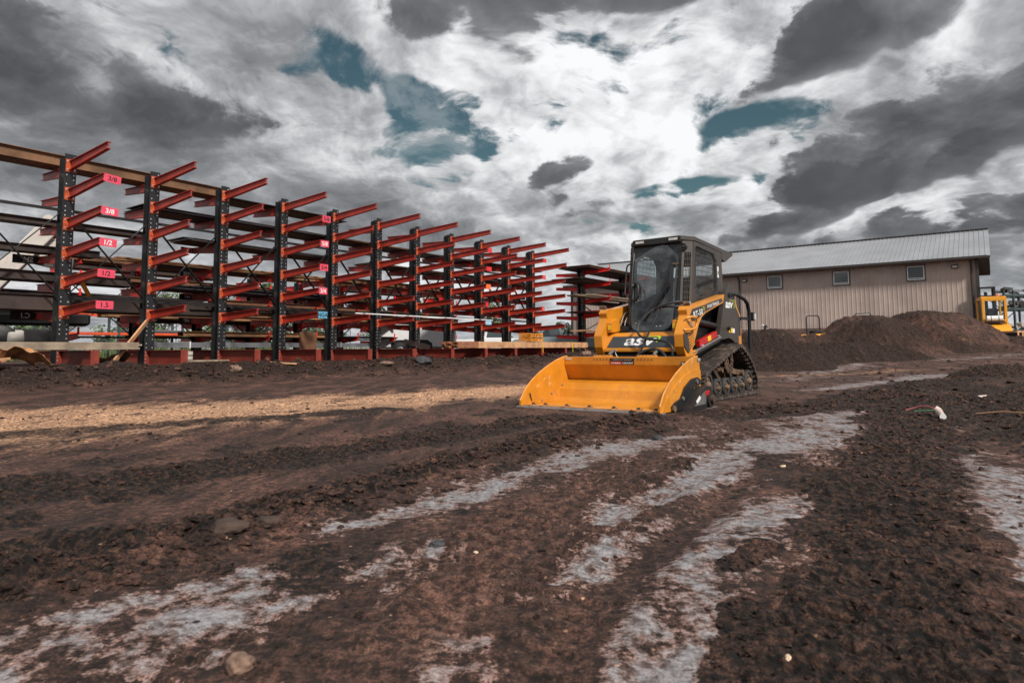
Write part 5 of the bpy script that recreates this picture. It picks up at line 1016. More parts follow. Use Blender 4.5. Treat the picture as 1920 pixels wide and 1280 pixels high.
stock('plates', 9.0, 13.8, RC, zr(2), .95, .12, 'mill_steel', 'grey plates on the third rear tier behind the third and fourth uprights', 'steel plates')
stock('plates', 13.4, 17.0, RC, zr(1), .9, .10, 'rust', 'brown plates with curled strap on the second rear tier behind the sixth upright', 'steel plates')
stock('beams', -3.5, 6.9, RC, zr(3), .42, .16, 'rust_dark', 'dark beams on the fourth rear tier left of the nearest upright', 'steel beams')
stock('bars', 7.3, 14.0, RC, zr(3) + .02, .7, .05, 'rust_light', 'loose tan bars on the fourth rear tier between the second and fifth uprights', 'steel bars')
stock('plates', 8.0, 12.2, RC + .1, zr(3) - .03, .6, .05, 'rust', 'thin rusty plates under the loose tan bars of the fourth rear tier', 'steel plates')
stock('beams', -3.5, 7.6, RC - .1, zr(4), .70, .20, 'rust_dark', 'double row of black beams on the fifth rear tier at the left', 'steel beams')
stock('plates', 8.4, 14.2, RC, zr(4), .9, .14, 'mill_steel', 'grey plates on the fifth rear tier behind the third upright', 'steel plates')
stock('beams', -3.5, 9.8, RC - .1, zr(5), .80, .34, 'rust_dark', 'deep dark beams on the lowest rear tier at the left', 'steel beams')
stock('tubes', 8.9, 15.2, RC, zr(5), .7, .14, 'rust_light', 'tan tubes on the lowest rear tier behind the third and fourth uprights', 'steel tubes')
stock('plates', 15.4, 19.3, RC, zr(2), .9, .09, 'rust', 'rusty plates on the third rear tier behind the seventh upright', 'steel plates')
stock('plates', 17.2, 21.0, RC, zr(1), .9, .08, 'rust_dark', 'dark plates on the second rear tier behind the eighth upright', 'steel plates')
stock('beams', 14.0, 18.9, RC, zr(3), .6, .15, 'rust', 'brown beams on the fourth rear tier behind the sixth and seventh uprights', 'steel beams')
stock('beams', 19.0, 24.5, RC, zr(3), .7, .13, 'rust_dark', 'dark beams on the fourth rear tier behind the ninth and tenth uprights', 'steel beams')
stock('plates', 14.6, 20.4, RC, zr(4), .9, .12, 'rust', 'rusty plates on the fifth rear tier behind the seventh and eighth uprights', 'steel plates')
stock('tubes', 20.6, 25.2, RC, zr(4), .7, .14, 'mill_steel', 'grey tubes on the fifth rear tier behind the last uprights', 'steel tubes')
stock('tubes', 15.3, 22.0, RC, zr(5), .6, .08, 'mill_steel', 'grey tubes on the lowest rear tier behind the sixth to eighth uprights', 'steel tubes')
stock('beams', 19.4, 24.6, RC, zr(2), .7, .12, 'rust_dark', 'dark beams on the third rear tier behind the ninth upright', 'steel beams')
stock('plates', 9.0, 13.0, RC, zr(5) + .16, .8, .10, 'rust_dark', 'dark plates over the tan tubes on the lowest rear tier behind the third upright', 'steel plates')
stock('beams', 14.2, 20.0, RC + .1, zr(5) + .10, .6, .16, 'rust', 'brown beams over the grey tubes on the lowest rear tier behind the seventh upright', 'steel beams')
stock('plates', 20.6, 25.4, RC, zr(1), .9, .09, 'rust_dark', 'dark plates on the second rear tier behind the last two uprights', 'steel plates')
stock('plates', 9.8, 15.4, RC + .2, zr(4) + .15, .8, .09, 'rust', 'rusty plates over the grey plates of the fifth rear tier', 'steel plates')
stock('beams', 22.2, 25.6, RC, zr(5), .7, .16, 'rust_dark', 'dark beams on the lowest rear tier behind the last two uprights', 'steel beams')
o = stock('bars', 13.0, 19.6, C1 - 1.05, LV[5] + .20, .10, .04, 'white', 'long white pole on the lowest front arms from the fifth to the eighth upright', 'pole', name='white_pole')
# second rack
for i, (s0, s1, lv, knd, m, w, h, lab) in enumerate([
        (7.0, 12.5, 0, 'beams', 'rust', .8, .16, 'rusty beams on the top tier of the far rack behind the second upright'), (12.8, 18.0, 0, 'tubes', 'rust_light', .8, .14, 'tan tubes on the top tier of the far rack at its middle'),
        (18.2, 23.5, 0, 'beams', 'rust', .8, .18, 'brown beams on the top tier of the far rack behind the eighth upright'), (8.0, 14.5, 1, 'beams', 'rust', .8, .16, 'brown beams on the second tier of the far rack at the left'),
        (14.8, 21.0, 1, 'bars', 'rust_light', .8, .05, 'pale bars on the second tier of the far rack at its middle'), (6.5, 12.0, 2, 'plates', 'mill_steel', .8, .12, 'grey plates on the third tier of the far rack at the left'),
        (12.5, 19.5, 2, 'beams', 'rust', .8, .15, 'brown beams on the third tier of the far rack at its middle'), (19.8, 24.5, 2, 'plates', 'rust', .8, .1, 'rusty plates on the third tier of the far rack at the right'),
        (9.0, 15.5, 3, 'beams', 'rust_light', .8, .14, 'ochre beams on the fourth tier of the far rack at the left'), (16.0, 23.0, 3, 'tubes', 'mill_steel', .8, .14, 'grey tubes on the fourth tier of the far rack at the right'),
        (11.5, 17.5, 4, 'beams', 'rust_light', .8, .16, 'ochre beams on the lowest tier of the far rack'), (18.2, 24.2, 4, 'plates', 'mill_steel', .8, .1, 'grey plates on the lowest tier of the far rack')]):
    stock(knd, s0, s1, 22.4 - .55, [3.25, 2.72, 2.18, 1.62, 1.06][lv] + .10, w, h, m, lab, 'steel stock')
    if i % 2 == 0: stock(knd, s0 + 1.2, s1 + .8, 22.4 + .80, [3.25, 2.72, 2.18, 1.62, 1.06][lv] + .02, w, h, 'rust_dark', lab.replace(' of the far rack', ' of the far rack, far side'), 'steel stock')
# third rack, loaded with loose plates
for s0, s1, c, z, w, h, m, knd, lab in [
        (27.9, 36.5, 16.35, 4.56, 1.7, .15, 'rust', 'plates', 'ragged sagging dark plates on the very top of the short rack'), (26.6, 36.0, 16.0, 3.86, 1.7, .13, 'rust_dark', 'plates', 'loose dark plates on the second tier of the short rack'),
        (27.0, 35.5, 15.7, 3.14, 1.5, .06, 'wood_gray', 'bars', 'pale conduit and bars on the third tier of the short rack'), (28.0, 35.0, 15.9, 2.40, 1.8, .10, 'rack_orange', 'plates', 'orange red sheets on the fourth tier of the short rack'),
        (26.8, 35.8, 15.6, 1.46, 1.2, .05, 'wood_fresh', 'bars', 'tan bars on the lowest tier of the short rack'), (30, 35.0, 17.1, 3.05, .9, .1, 'rust', 'plates', 'rusty plates on the rear arms of the short rack at mid height')]:
    stock(knd, s0, s1, c, z, w, h, m, lab, 'steel stock', name={'plates': 'steel_plates', 'bars': 'steel_bars'}[knd])
b = MB(); b.tube([(-1, 0, 0), (-.2, 0, .02), (.15, .02, .12), (.3, .05, .3)], .02, 'dark_metal', 6); b.tube([(-1.1, .3, 0), (-.3, .25, .03), (.0, .2, .16), (.06, .2, .28)], .02, 'dark_metal', 6)
o = b.build('bent_conduit', loc=yard(27.3, 15.4, 3.22), rotz=YROT + math.pi); tag(o, 'bent dark conduit ends sticking out left of the short rack', 'conduit')

# ---- lumber and loose things along the rack foot
def lumber(s0, s1, c, z, w, h, m, label, straps=(), ends=None):
    o = stock('boards', s0, s1, c, z, w, h, m, label, 'lumber'); o['group'] = 'lumber stacks along the racks'
    for x in straps:
        b = MB(); b.ring([(-w / 2 - .012, -.012), (w / 2 + .012, -.012), (w / 2 + .012, h + .012), (-w / 2 - .012, h + .012)], [(-w / 2 - .006, -.006), (w / 2 + .006, -.006), (w / 2 + .006, h + .006), (-w / 2 - .006, h + .006)], x - .02, x + .02, 'strap', axis='x')
        b.box((x + .01, -w / 2 - .014, -.10), (.03, .003, .2), 'strap'); b.build('strap', o)
    return o
lumber(-2.0, 6.95, C1 - 1.0, .705, .60, .155, 'wood_gray', 'long weathered grey planks laid along the rack feet at the left edge')
lumber(18.3, 26.15, C1 - 1.35, .70, .56, .235, 'wood_fresh', 'fresh pink brown lumber bundle bound with yellow straps on the rack feet', straps=(.2, 2.55))
b = MB(); r2 = random.Random(4)
for i in range(6):
    for k in range(5): b.box((r2.uniform(-.1, .1) + (k % 2) * .04, -.35 + k * .15, .019 + i * .038), (1.15 + r2.uniform(-.15, .15), .142, .036), 'wood_end' if (i + k) % 3 else 'wood_red')
o = b.build('lumber_stack', loc=yard(17.6, C1 - 1.32, .70), rotz=YROT); tag(o, 'short stack of red brown board ends left of the strapped lumber bundle', 'lumber', 'lumber stacks along the racks')
for q, (s_, c_) in enumerate(((22.3, C1 - 1.15),)):
    b = MB()
    for i in range(4):
        for k in range(4):
            b.box((r2.uniform(-.03, .03), -.24 + k * .16, .04 + i * .085), (.86, .14, .03), 'wood_yellow')
            if i % 2 == 0: b.box((-.3 + k * .2, r2.uniform(-.02, .02), .075 + i * .085), (.05, .62, .05), 'wood_yellow')
        for x in (-.42, .42): b.box((x, 0, .06 + i * .085), (.03, .6, .07), 'wood_yellow')
    o = b.build('timber_blocks', loc=yard(s_, c_, .94), rotz=YROT); tag(o, 'stack of orange yellow timber blocks on top of the strapped lumber', 'blocks')
b = MB()
for k in range(5):
    for i in range(3): b.bar((-3.6, -.22 + k * .11, .03 + i * .045), (3.6, -.22 + k * .11, .03 + i * .045), .10, .038, 'alu')
o = b.build('aluminium_profiles', loc=yard(11.6, C1 + .75, .745), rotz=YROT); tag(o, 'long grey metal profiles lying on the rear feet of the long rack', 'profiles')
for x in (-2.6, 2.3): b = MB(); b.ring([(-.30, 0), (.30, 0), (.30, .165), (-.30, .165)], [(-.285, .008), (.285, .008), (.285, .157), (-.285, .157)], x, x + .03, 'white', axis='x'); b.build('band', o)
def plank(p0, p1, w, t_, m, label, name='wooden_board', twist=0):
    p0 = Vector(p0); p1 = Vector(p1); mid = (p0 + p1) / 2; b = MB(); b.bar(p0 - mid, p1 - mid, w, t_, m, up=Ev.lerp(Vector((0, 0, 1)), .3) if twist == 0 else Vector((0, 0, 1)))
    o = b.build(name); o.location = mid; return tag(o, label, 'board', 'loose boards around the rack feet')
plank(yard(6.32, 14.9, .34), yard(7.64, 16.2, 1.36), .10, .04, 'wood_fresh', 'ochre board leaning against the second rack upright')
plank(yard(5.15, C1 + .8, .45), yard(4.75, C1 + 1.1, 1.95), .09, .04, 'wood_red', 'brown board leaning behind the nearest rack upright')
plank(yard(6.20, C1 + .1, 2.38), yard(7.2, C1 + 1.3, 1.55), .09, .04, 'wood_yellow', 'short yellow board jammed diagonally right of the nearest upright at mid height')
plank(yard(9.35, C1 - 1.95, .40), yard(10.2, C1 - 2.35, .33), .14, .035, 'wood_fresh', 'short pale board lying on the dirt bank before the third upright', twist=1)
plank(yard(8.1, C1 - .4, .42), yard(9.6, C1 - .3, .42), .2, .04, 'wood_gray', 'flat grey board on the ground between the second and third uprights', twist=1)
plank(yard(16.15, C1 - .1, .95), yard(16.9, C1 - .6, .72), .16, .04, 'rust_dark', 'dark board slanting down beside the seventh upright')
plank(yard(24.9, C1 - 1.75, .46), yard(27.6, C1 - 2.0, .46), .12, .035, 'wood_fresh', 'thin pale board on the dirt right of the lumber bundle', twist=1)
b = MB()
for z in (.05, .17): b.box((0, 0, z), (.26, .5, .09), 'concrete')
o = b.build('timber_cribbing', loc=yard(8.85, C1 + .5, .44), rotz=YROT); tag(o, 'two white squared blocks stacked between the second and third rack feet', 'blocks')
b = MB(); b.box((0, 0, .5), (.62, .03, .62), 'rust'); o = b.build('steel_sheet', loc=yard(12.05, C1 - .35, .38), rotz=YROT + .1); tag(o, 'brown steel sheet standing on edge between the fourth and fifth uprights', 'steel sheet')
b = MB(); b.tube([(0, 0, 0), (.0, 0, .14), (.42, .0, .17), (.44, 0, .02)], .012, 'wood_fresh', 6); b.tube([(0, 0.3, 0), (.0, 0.3, .14), (.42, .3, .17), (.44, .3, .02)], .012, 'wood_fresh', 6); b.box((.2, .15, .03), (.5, .35, .03), 'wood_gray')
o = b.build('scrap_metal', loc=yard(25.9, C1 - 1.4, .48), rotz=YROT); tag(o, 'small light scrap frame on the ground right of the last rack foot', 'scrap')
# crumpled brown sheet, bank left
def crumple(p, L, w, h, seed, m, label, rz):
    n, k = 26, 12; vs = []; rr = random.Random(seed)
    for i in range(n):
        for j in range(k):
            x = (i / (n - 1) - .5) * L; y = (j / (k - 1) - .5) * w; z = h * (.5 + 1.1 * mn.noise(Vector((x * 2.2 + seed, y * 3.0, 0))) + .5 * mn.noise(Vector((x * 6, y * 6, seed)))) + .25 * h * math.sin(i / n * math.pi)
            vs.append((x, y + .05 * mn.noise(Vector((x * 4, y * 4, 5))), z))
    b = MB(); b.add(vs, [(i * k + j, (i + 1) * k + j, (i + 1) * k + j + 1, i * k + j + 1) for i in range(n - 1) for j in range(k - 1)], m)
    o = b.build('crumpled_sheet', loc=p, rotz=rz); sd_ = o.modifiers.new('thick', 'SOLIDIFY'); sd_.thickness = .006; return tag(o, label, 'sheet')
crumple(yard(4.25, C1 - 2.1, .42), 1.5, .45, .22, 3, 'tarp', 'crumpled orange brown sheet on the dirt bank left of the nearest upright', YROT + .1)
plank(yard(2.9, C1 - 2.7, .38), yard(4.3, C1 - 2.2, .55), .13, .04, 'wood_fresh', 'pale board running down the dirt bank from the crumpled orange brown sheet', twist=1)
crumple(yard(6.5, C1 - .6, .36), 1.1, .5, .2, 8, 'rust', 'dark crumpled sheet metal under the planks behind the first foot', YROT + .2)

# ================================================================ warehouse
def build_warehouse():
    BS, BL, BR, zb, ze, zrg, W = 42.0, 24.8, .40, 1.62, 5.30, 7.20, 9.4
    root = thing('warehouse', yard(BS, (BL + BR) / 2, zb), YROT, 'long tan ribbed metal warehouse with a pale grey gabled roof behind the dirt piles', 'warehouse')
    L = BL - BR; hw = ze - zb; hl = L / 2
    def ribs(b, n, x0, x1, z0, z1, y, m, axis):
        pass
    # local: x = away along the racks (wall faces -x), y = along the wall (left of the photo is +y)
    b = MB(); pitch = .2286; n = int(L / pitch); prof = []
    for i in range(n):
        y = -hl + i * pitch
        prof += [(0, y), (0, y + .150), (-.013, y + .166), (-.013, y + .205), (0, y + .2286)]
    prof[-1] = (0, hl)
    vs = [(x, y, 0.12) for x, y in prof] + [(x, y, hw) for x, y in prof]; k = len(prof)
    b.add(vs, [(i, i + 1, i + 1 + k, i + k) for i in range(k - 1)], 'wall_metal'); b.box((.11, 0, hw / 2), (.18, L - .02, hw - .02), 'wall_metal')
    for sy in (-1, 1):
        ng = int(W / pitch); prof = []
        for i in range(ng): x = .02 + i * pitch; prof += [(x, 0), (x + .150, 0), (x + .166, .022), (x + .205, .022), (x + pitch, 0)]
        vs = [(x, sy * (hl + q), 0.12) for x, q in prof] + [(x, sy * (hl + q), hw + (zrg - ze) * (1 - abs(x - W / 2) / (W / 2))) for x, q in prof]; k = len(prof)
        b.add(vs, [(i, i + 1, i + 1 + k, i + k) for i in range(k - 1)], 'wall_metal')
        b.prism([(.05, .02), (W - .05, .02), (W - .05, hw), (W / 2, hw + zrg - ze - .05), (.05, hw)], sy * (hl - .15), sy * (hl - .02), 'wall_metal')
    b.box((W - .1, 0, hw / 2), (.2, L - .04, hw), 'wall_metal')
    wall = b.build('wall', root)
    b = MB(); b.box((W / 2, 0, -.8), (W - .04, L - .04, 1.86), 'concrete'); b.build('foundation', root)
    # roof
    b = MB(); ov = .45; y0, y1 = -hl - .62, hl + .32; sl = (zrg - ze) / (W / 2); n = int((y1 - y0) / pitch)
    for sgn in (0, 1):
        prof = []
        for i in range(n):
            y = y0 + i * pitch; prof += [(y, 0), (y + .17, 0), (y + .184, .028), (y + .204, .028), (y + pitch, 0)]
        prof[-1] = (y1, 0)
        xe = -ov if not sgn else W + ov; zz = hw - sl * ov + .14
        vs = [(xe, y, zz + q) for y, q in prof] + [(W / 2, y, hw + zrg - ze + .14 + q) for y, q in prof]; k = len(prof)
        b.add(vs, [(i, i + 1, i + 1 + k, i + k) for i in range(k - 1)], 'roof_metal')
    roof = b.build('roof', root)
    b = MB(); zz = hw - sl * ov + .14; b.prism([(-ov, zz - .02), (W / 2, hw + zrg - ze + .12), (W + ov, zz - .02), (W + ov, zz - .14), (W / 2, hw + zrg - ze), (-ov, zz - .14)], y0 + .01, y1 - .01, 'trim_dark')
    b.box((-ov - .055, 0, zz - .055), (.11, y1 - y0 + .02, .13), 'trim_dark'); b.bar((W / 2, y0, hw + zrg - ze + .17), (W / 2, y1, hw + zrg - ze + .17), .30, .05, 'trim_dark')
    b.build('eave_trim', roof)
    # corner trims and downspouts
    b = MB(); b.box((-.03, -hl - .03, hw / 2), (.14, .14, hw - .1), 'trim_dark'); b.nx(); b.box((-.03, hl + .03, hw / 2), (.14, .14, hw - .1), 'trim_dark'); b.build('corner_trim', wall)
    mid = (BL + BR) / 2
    for c in (12.62, .62, 24.3):
        y = c - mid; b = MB(); b.tube([(-ov - .03, y, zz - .1), (-.30, y, zz - .22), (-.09, y, zz - .46), (-.075, y, zz - .7), (-.075, y, .2)], .05, 'trim_dark', 8); b.build('downspout', root)
    # windows: (c of left edge, c of right edge, z top, z bottom)
    for a, c, zt, zl in ((10.92, 10.09, 4.99, 4.22), (7.22, 6.40, 4.98, 4.22), (3.52, 2.71, 5.00, 4.23), (6.11, 5.44, 2.48, 1.80), (18.0, 17.2, 4.99, 4.22)):
        zt -= zb; zl -= zb; yc = (a + c) / 2 - mid; w = a - c; h = zt - zl; zc = (zt + zl) / 2; b = MB()
        def rect(W_, H_): return [(yc - W_ / 2, zc - H_ / 2), (yc + W_ / 2, zc - H_ / 2), (yc + W_ / 2, zc + H_ / 2), (yc - W_ / 2, zc + H_ / 2)]
        b.ring(rect(w + .10, h + .10), rect(w, h), -.05, -.024, 'trim_dark', axis='x'); b.ring(rect(w, h), rect(w - .10, h - .10), -.045, -.020, 'white', axis='x'); b.box((-.04, yc, zc - h * .36), (.02, w - .1, .03), 'white')
        wn = b.build('window', wall); b = MB(); b.box((-.026, yc, zc), (.006, w - .09, h - .09), 'pane_glass'); b.build('pane', wn)
    for a, c, z in ((12.41, 12.18, 4.82), (1.43, 1.23, 4.83)):
        y = (a + c) / 2 - mid; z -= zb; b = MB(); b.prism([(-.02, z - .10), (-.16, z - .08), (-.16, z + .06), (-.02, z + .10)], y - .15, y + .15, 'trim_dark'); wl = b.build('wall_light', wall); b = MB(); b.box((-.165, y, z - .02), (.01, .22, .09), 'lamp'); b.build('lens', wl)
    return root
build_warehouse()

# ================================================================ dirt piles
def dirt_pile(x, y, rx, ry, h, rz, label, seed, nx=190, dark=0.0, peaks=None, zb=None):
    gx, gy = np.meshgrid(np.linspace(-1, 1, nx), np.linspace(-1, 1, nx), indexing='ij'); ca, sa = math.cos(rz), math.sin(rz)
    X = gx * rx; Y = gy * ry; wx = x + X * ca - Y * sa; wy = y + X * sa + Y * ca
    gzv = ground_fields(wx.ravel(), wy.ravel(), np.full(wx.size, .12))[0].reshape(wx.shape)
    q = np.hypot(gx, gy) + .10 * perlin(gx * 2.3 + seed, gy * 2.3) ; prof = np.clip(1 - q, 0, 1); cone = np.where(prof > .72, .72 + (prof - .72) * .45, prof) / .846
    hh = h * (cone ** 1.06)
    z = hh + (perlin(wx / 1.5 + seed, wy / 1.5) * .16 + perlin(wx / .6, wy / .6 + seed) * .075 + (.35 - np.abs(perlin(wx / .30 + seed, wy / .30))) * .07 + perlin(wx / .13, wy / .13) * .05 + (.35 - np.abs(perlin(wx / .9 + 5, wy / .55))) * .10) * np.clip(cone * 3, 0, 1)
    zz = gzv - .12 + z; z0 = float(gzv.mean())
    co = np.stack([X.ravel(), Y.ravel(), zz.ravel() - z0], 1); i = np.arange(nx - 1)[:, None] * nx; j = np.arange(nx - 1)[None, :]
    f = np.stack([i + j, i + nx + j, i + nx + j + 1, i + j + 1], -1).reshape(-1, 4)
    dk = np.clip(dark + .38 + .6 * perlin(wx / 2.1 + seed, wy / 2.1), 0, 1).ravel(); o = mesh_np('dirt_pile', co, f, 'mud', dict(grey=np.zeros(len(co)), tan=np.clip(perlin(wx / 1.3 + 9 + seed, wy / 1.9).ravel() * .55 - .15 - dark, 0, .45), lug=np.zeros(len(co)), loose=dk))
    o.location = (x, y, z0); o.rotation_euler = (0, 0, rz); return tag(o, label, 'dirt pile', 'dirt piles in front of the warehouse')
dirt_pile(16.4, 26.0, 3.9, 3.6, 1.66, .1, 'tallest brown dirt pile with a rounded top, in front of the warehouse right half', 3)
dirt_pile(13.75, 25.4, 3.1, 3.2, 1.58, .2, 'brown dirt pile joined to the left flank of the tallest one', 9)
dirt_pile(18.3, 24.6, 3.3, 2.8, .52, .1, 'low brown dirt pile falling away toward the forklift', 14)
dirt_pile(7.55, 19.6, 2.2, 2.0, 1.25, .3, 'dark dirt pile right behind the loader guard bar', 21, dark=.7)
dirt_pile(10.6, 21.6, 3.4, 1.9, .66, .05, 'low dark dirt ridge between the dark pile behind the loader and the tall piles', 27, dark=.75)
dirt_pile(10.2, 24.7, 3.3, 1.7, .92, .1, 'flat brown dirt bank under the small roller, against the warehouse base', 33)
dirt_pile(9.3, 12.6, 1.4, 1.2, .40, .3, 'small heap of black clods at the right edge of the yard', 41, 110, dark=.6)

# ---- small roller showing behind the piles
def ground_or(x, y, dz=0): return gz(x, y) + dz
rx_, ry_ = 11.82, 26.0
t = thing('mini_roller', (rx_, ry_, .50), R(8), 'small yellow roller with a black roll bar hoop half hidden behind the dirt bank', 'roller')
b = MB(); b.tube([(-.27, 0, .1), (-.28, 0, 1.25), (-.25, 0, 1.34), (-.19, 0, 1.37), (.19, 0, 1.37), (.25, 0, 1.34), (.27, 0, 1.25), (.28, 0, .1)], .022, 'black', 10); b.build('roll_bar', t)
b = MB(); b.box((0, .1, .45), (.46, .9, .40), 'forklift_yellow', ch=.05); b.box((.2, -.4, .55), (.06, .10, .25), 'forklift_yellow'); b.build('body', t, bevel=.01)
b = MB(); b.box((-.02, -.15, .72), (.34, .30, .14), 'black', ch=.03); b.tube([(-.1, -.2, .66), (-.1, -.3, .78)], .03, 'black', 8); b.build('seat', t)
b = MB(); b.cyl((-.35, -.35, .28), (.35, -.35, .28), .28, 'steel', 22); b.nx(); b.cyl((-.35, .5, .28), (.35, .5, .28), .28, 'steel', 22); b.build('drum', t)
t = thing('hose_reel', (7.9, 20.7, 1.18), .3, 'small white and black hose fitting poking up behind the dark dirt pile', 'fitting')
b = MB(); b.cyl((0, 0, -.3), (0, 0, .12), .04, 'black', 10); b.box((0, 0, .13), (.10, .10, .04), 'black'); b.build('stand', t); b = MB(); b.tube([(-.10, 0, .16), (-.03, 0, .12), (.02, 0, .02)], .03, 'white', 8); b.tube([(.02, 0, .04), (.10, 0, .10)], .02, 'black', 8); b.build('nozzle', t)
t = None
# ---- forklift
def build_forklift():
    p = Vector((23.95, 33.0, 0)); root = thing('forklift', (p.x, p.y, .35), R(-115), 'large yellow forklift with its cab showing above the dirt pile, at the warehouse corner', 'forklift'); root.scale = (.92, .88, .97)
    # local x = rear (counterweight), y = side, seen from the side; mast at -x
    b = MB(); b.prism([(-.9, .45), (-.9, 1.30), (.55, 1.42), (1.0, 1.30), (1.45, .95), (1.95, .90), (1.95, .35), (.9, .3)], -.62, .62, 'forklift_yellow'); b.prism([(.45, .75), (.62, 1.12), (.85, 1.12), (.80, .70)], -.63, .63, 'black'); b.build('body', root, bevel=.04)
    b = MB(); o_ = [(-.72, 1.30), (-.80, 2.68), (-.72, 2.78), (.52, 2.78), (.62, 2.68), (.70, 1.35)]; i_ = [(-.60, 1.52), (-.62, 2.58), (-.58, 2.62), (.38, 2.62), (.44, 2.56), (.46, 1.52)]
    for sy in (-1, 1): b.ring(o_, i_, sy * .50, sy * .58, 'forklift_yellow')
    b.box((-.1, 0, 2.76), (1.25, 1.1, .08), 'forklift_yellow'); b.ring([(-.58, 1.36), (.58, 1.36), (.58, 2.74), (-.58, 2.74)], [(-.45, 1.60), (.45, 1.60), (.45, 2.56), (-.45, 2.56)], .60, .68, 'forklift_yellow', axis='x'); b.box((.64, 0, 1.40), (.10, 1.2, .10), 'black'); cab = b.build('cab', root, bevel=.015)
    b = MB()
    for sy in (-1, 1): b.add([(-.60, sy * .54, 1.52), (.46, sy * .54, 1.52), (.44, sy * .54, 2.58), (-.6, sy * .54, 2.6)], [(0, 1, 2, 3)], 'glass_clear')
    b.add([(.60, -.5, 1.5), (.60, .5, 1.5), (.56, .5, 2.6), (.56, -.5, 2.6)], [(0, 1, 2, 3)], 'glass_clear'); b.build('cab_glass', cab)
    b = MB(); b.box((.05, 0, 1.6), (.5, .5, .2), 'seat', ch=.04); b.box((.25, 0, 1.9), (.12, .46, .6), 'seat', ch=.03); b.box((0, 0, 1.44), (1.2, 1.0, .08), 'black'); b.build('seat', cab)
    b = MB(); b.cyl((.86, -.42, 1.66), (.86, .30, 1.66), .14, 'white', 18); b.cyl((.86, -.25, 1.66), (.86, -.22, 1.66), .145, 'black', 18); b.cyl((.86, .10, 1.66), (.86, .13, 1.66), .145, 'black', 18); b.box((.86, -.06, 1.50), (.16, .9, .08), 'black'); b.build('gas_bottle', root)
    b = MB()
    for y in (-.38, .38): b.box((-.98, y, 1.95), (.10, .10, 2.9), 'black'); b.box((-1.08, y * .8, 1.9), (.07, .08, 2.8), 'dark_metal')
    b.box((-.98, 0, 3.35), (.10, .85, .10), 'black'); b.box((-.98, 0, 2.9), (.08, .85, .08), 'black'); b.cyl((-1.0, 0, .8), (-1.0, 0, 3.1), .05, 'dark_metal', 10); b.build('mast', root)
    b = MB()
    for y in (-.3, .3): b.box((-1.7, y, .25), (1.2, .12, .05), 'dark_metal'); b.box((-1.15, y, .6), (.05, .12, .7), 'dark_metal')
    b.build('forks', root)
    for x, r_ in ((-.55, .36), (1.25, .32)):
        for sy in (-1, 1):
            b = MB(); M = Matrix.Translation((x, sy * .60, r_)) @ Matrix.Rotation(R(90), 4, 'X'); b.lathe([(r_ * .5, -.11), (r_ * .95, -.11), (r_, -.07), (r_, .07), (r_ * .95, .11), (r_ * .5, .11)], 'tyre', 24, M); b.lathe([(0, .08), (r_ * .5, .10), (r_ * .52, -.1), (0, -.08)], 'forklift_yellow', 16, M); b.build('wheel', root)
    b = MB(); b.cyl((.1, .3, 2.8), (.1, .3, 2.95), .05, 'sign_orange', 10); b.build('beacon', cab)
build_forklift()
# ---- pallet rack frame and crates at the right edge
t = thing('storage_rack', (25.05, 33.6, .45), R(14), 'dark green steel storage rack stacked with scrap at the right edge of the photo', 'storage rack')
for x in (0, .62, 2.2, 2.9):
    for y in (0, 1.0): b = MB(); b.box((x, y, 1.5), (.08, .08, 3.0), 'rack_green'); b.build('upright', t)
for z in (.95, 2.05, 2.75):
    for y in (0, 1.0): b = MB(); b.box((1.45, y, z), (2.9, .06, .12), 'rack_green'); b.build('beam', t)
    b = MB()
    for k in range(5): b.bar((.05 + k * .7, .05, z), (.65 + k * .5, .95, z), .05, .05, 'rack_green')
    b.build('shelf_bars', t)
for x in (0, .62, 2.2, 2.9): b = MB(); b.bar((x, 0, .4), (x, 1, 1.1), .03, .03, 'rack_green'); b.bar((x, 1, 1.1), (x, 0, 1.9), .03, .03, 'rack_green'); b.bar((x, 0, 1.9), (x, 1, 2.7), .03, .03, 'rack_green'); b.build('lattice', t)
r3 = random.Random(5)
for z, n_, lab in ((2.15, 9, 'dark tangled scrap on the middle shelf of the green rack'), (2.85, 12, 'dark tangled scrap heaped on top of the green rack'), (1.05, 8, 'pale odds and ends on the low shelf of the green rack')):
    b = MB()
    for k in range(n_):
        x = r3.uniform(.7 if z < 2.5 else 0, 2.8); b.box((x, r3.uniform(.2, .8), r3.uniform(.05, .25)), (r3.uniform(.15, .5), r3.uniform(.1, .4), r3.uniform(.06, .2)), r3.choice(['black', 'rust_dark', 'alu', 'mill_steel'] if z > 1.5 else ['alu', 'white', 'concrete']), Matrix.Rotation(r3.uniform(-.6, .6), 4, 'Y') @ Matrix.Rotation(r3.uniform(0, 3), 4, 'Z'))
    o = b.build('scrap_heap', loc=Matrix.Translation((25.05, 33.6, .45)) @ Matrix.Rotation(R(14), 4, 'Z') @ Vector((0, 0, z)), rotz=R(14)); tag(o, lab, 'scrap heap', 'scrap on the green rack')
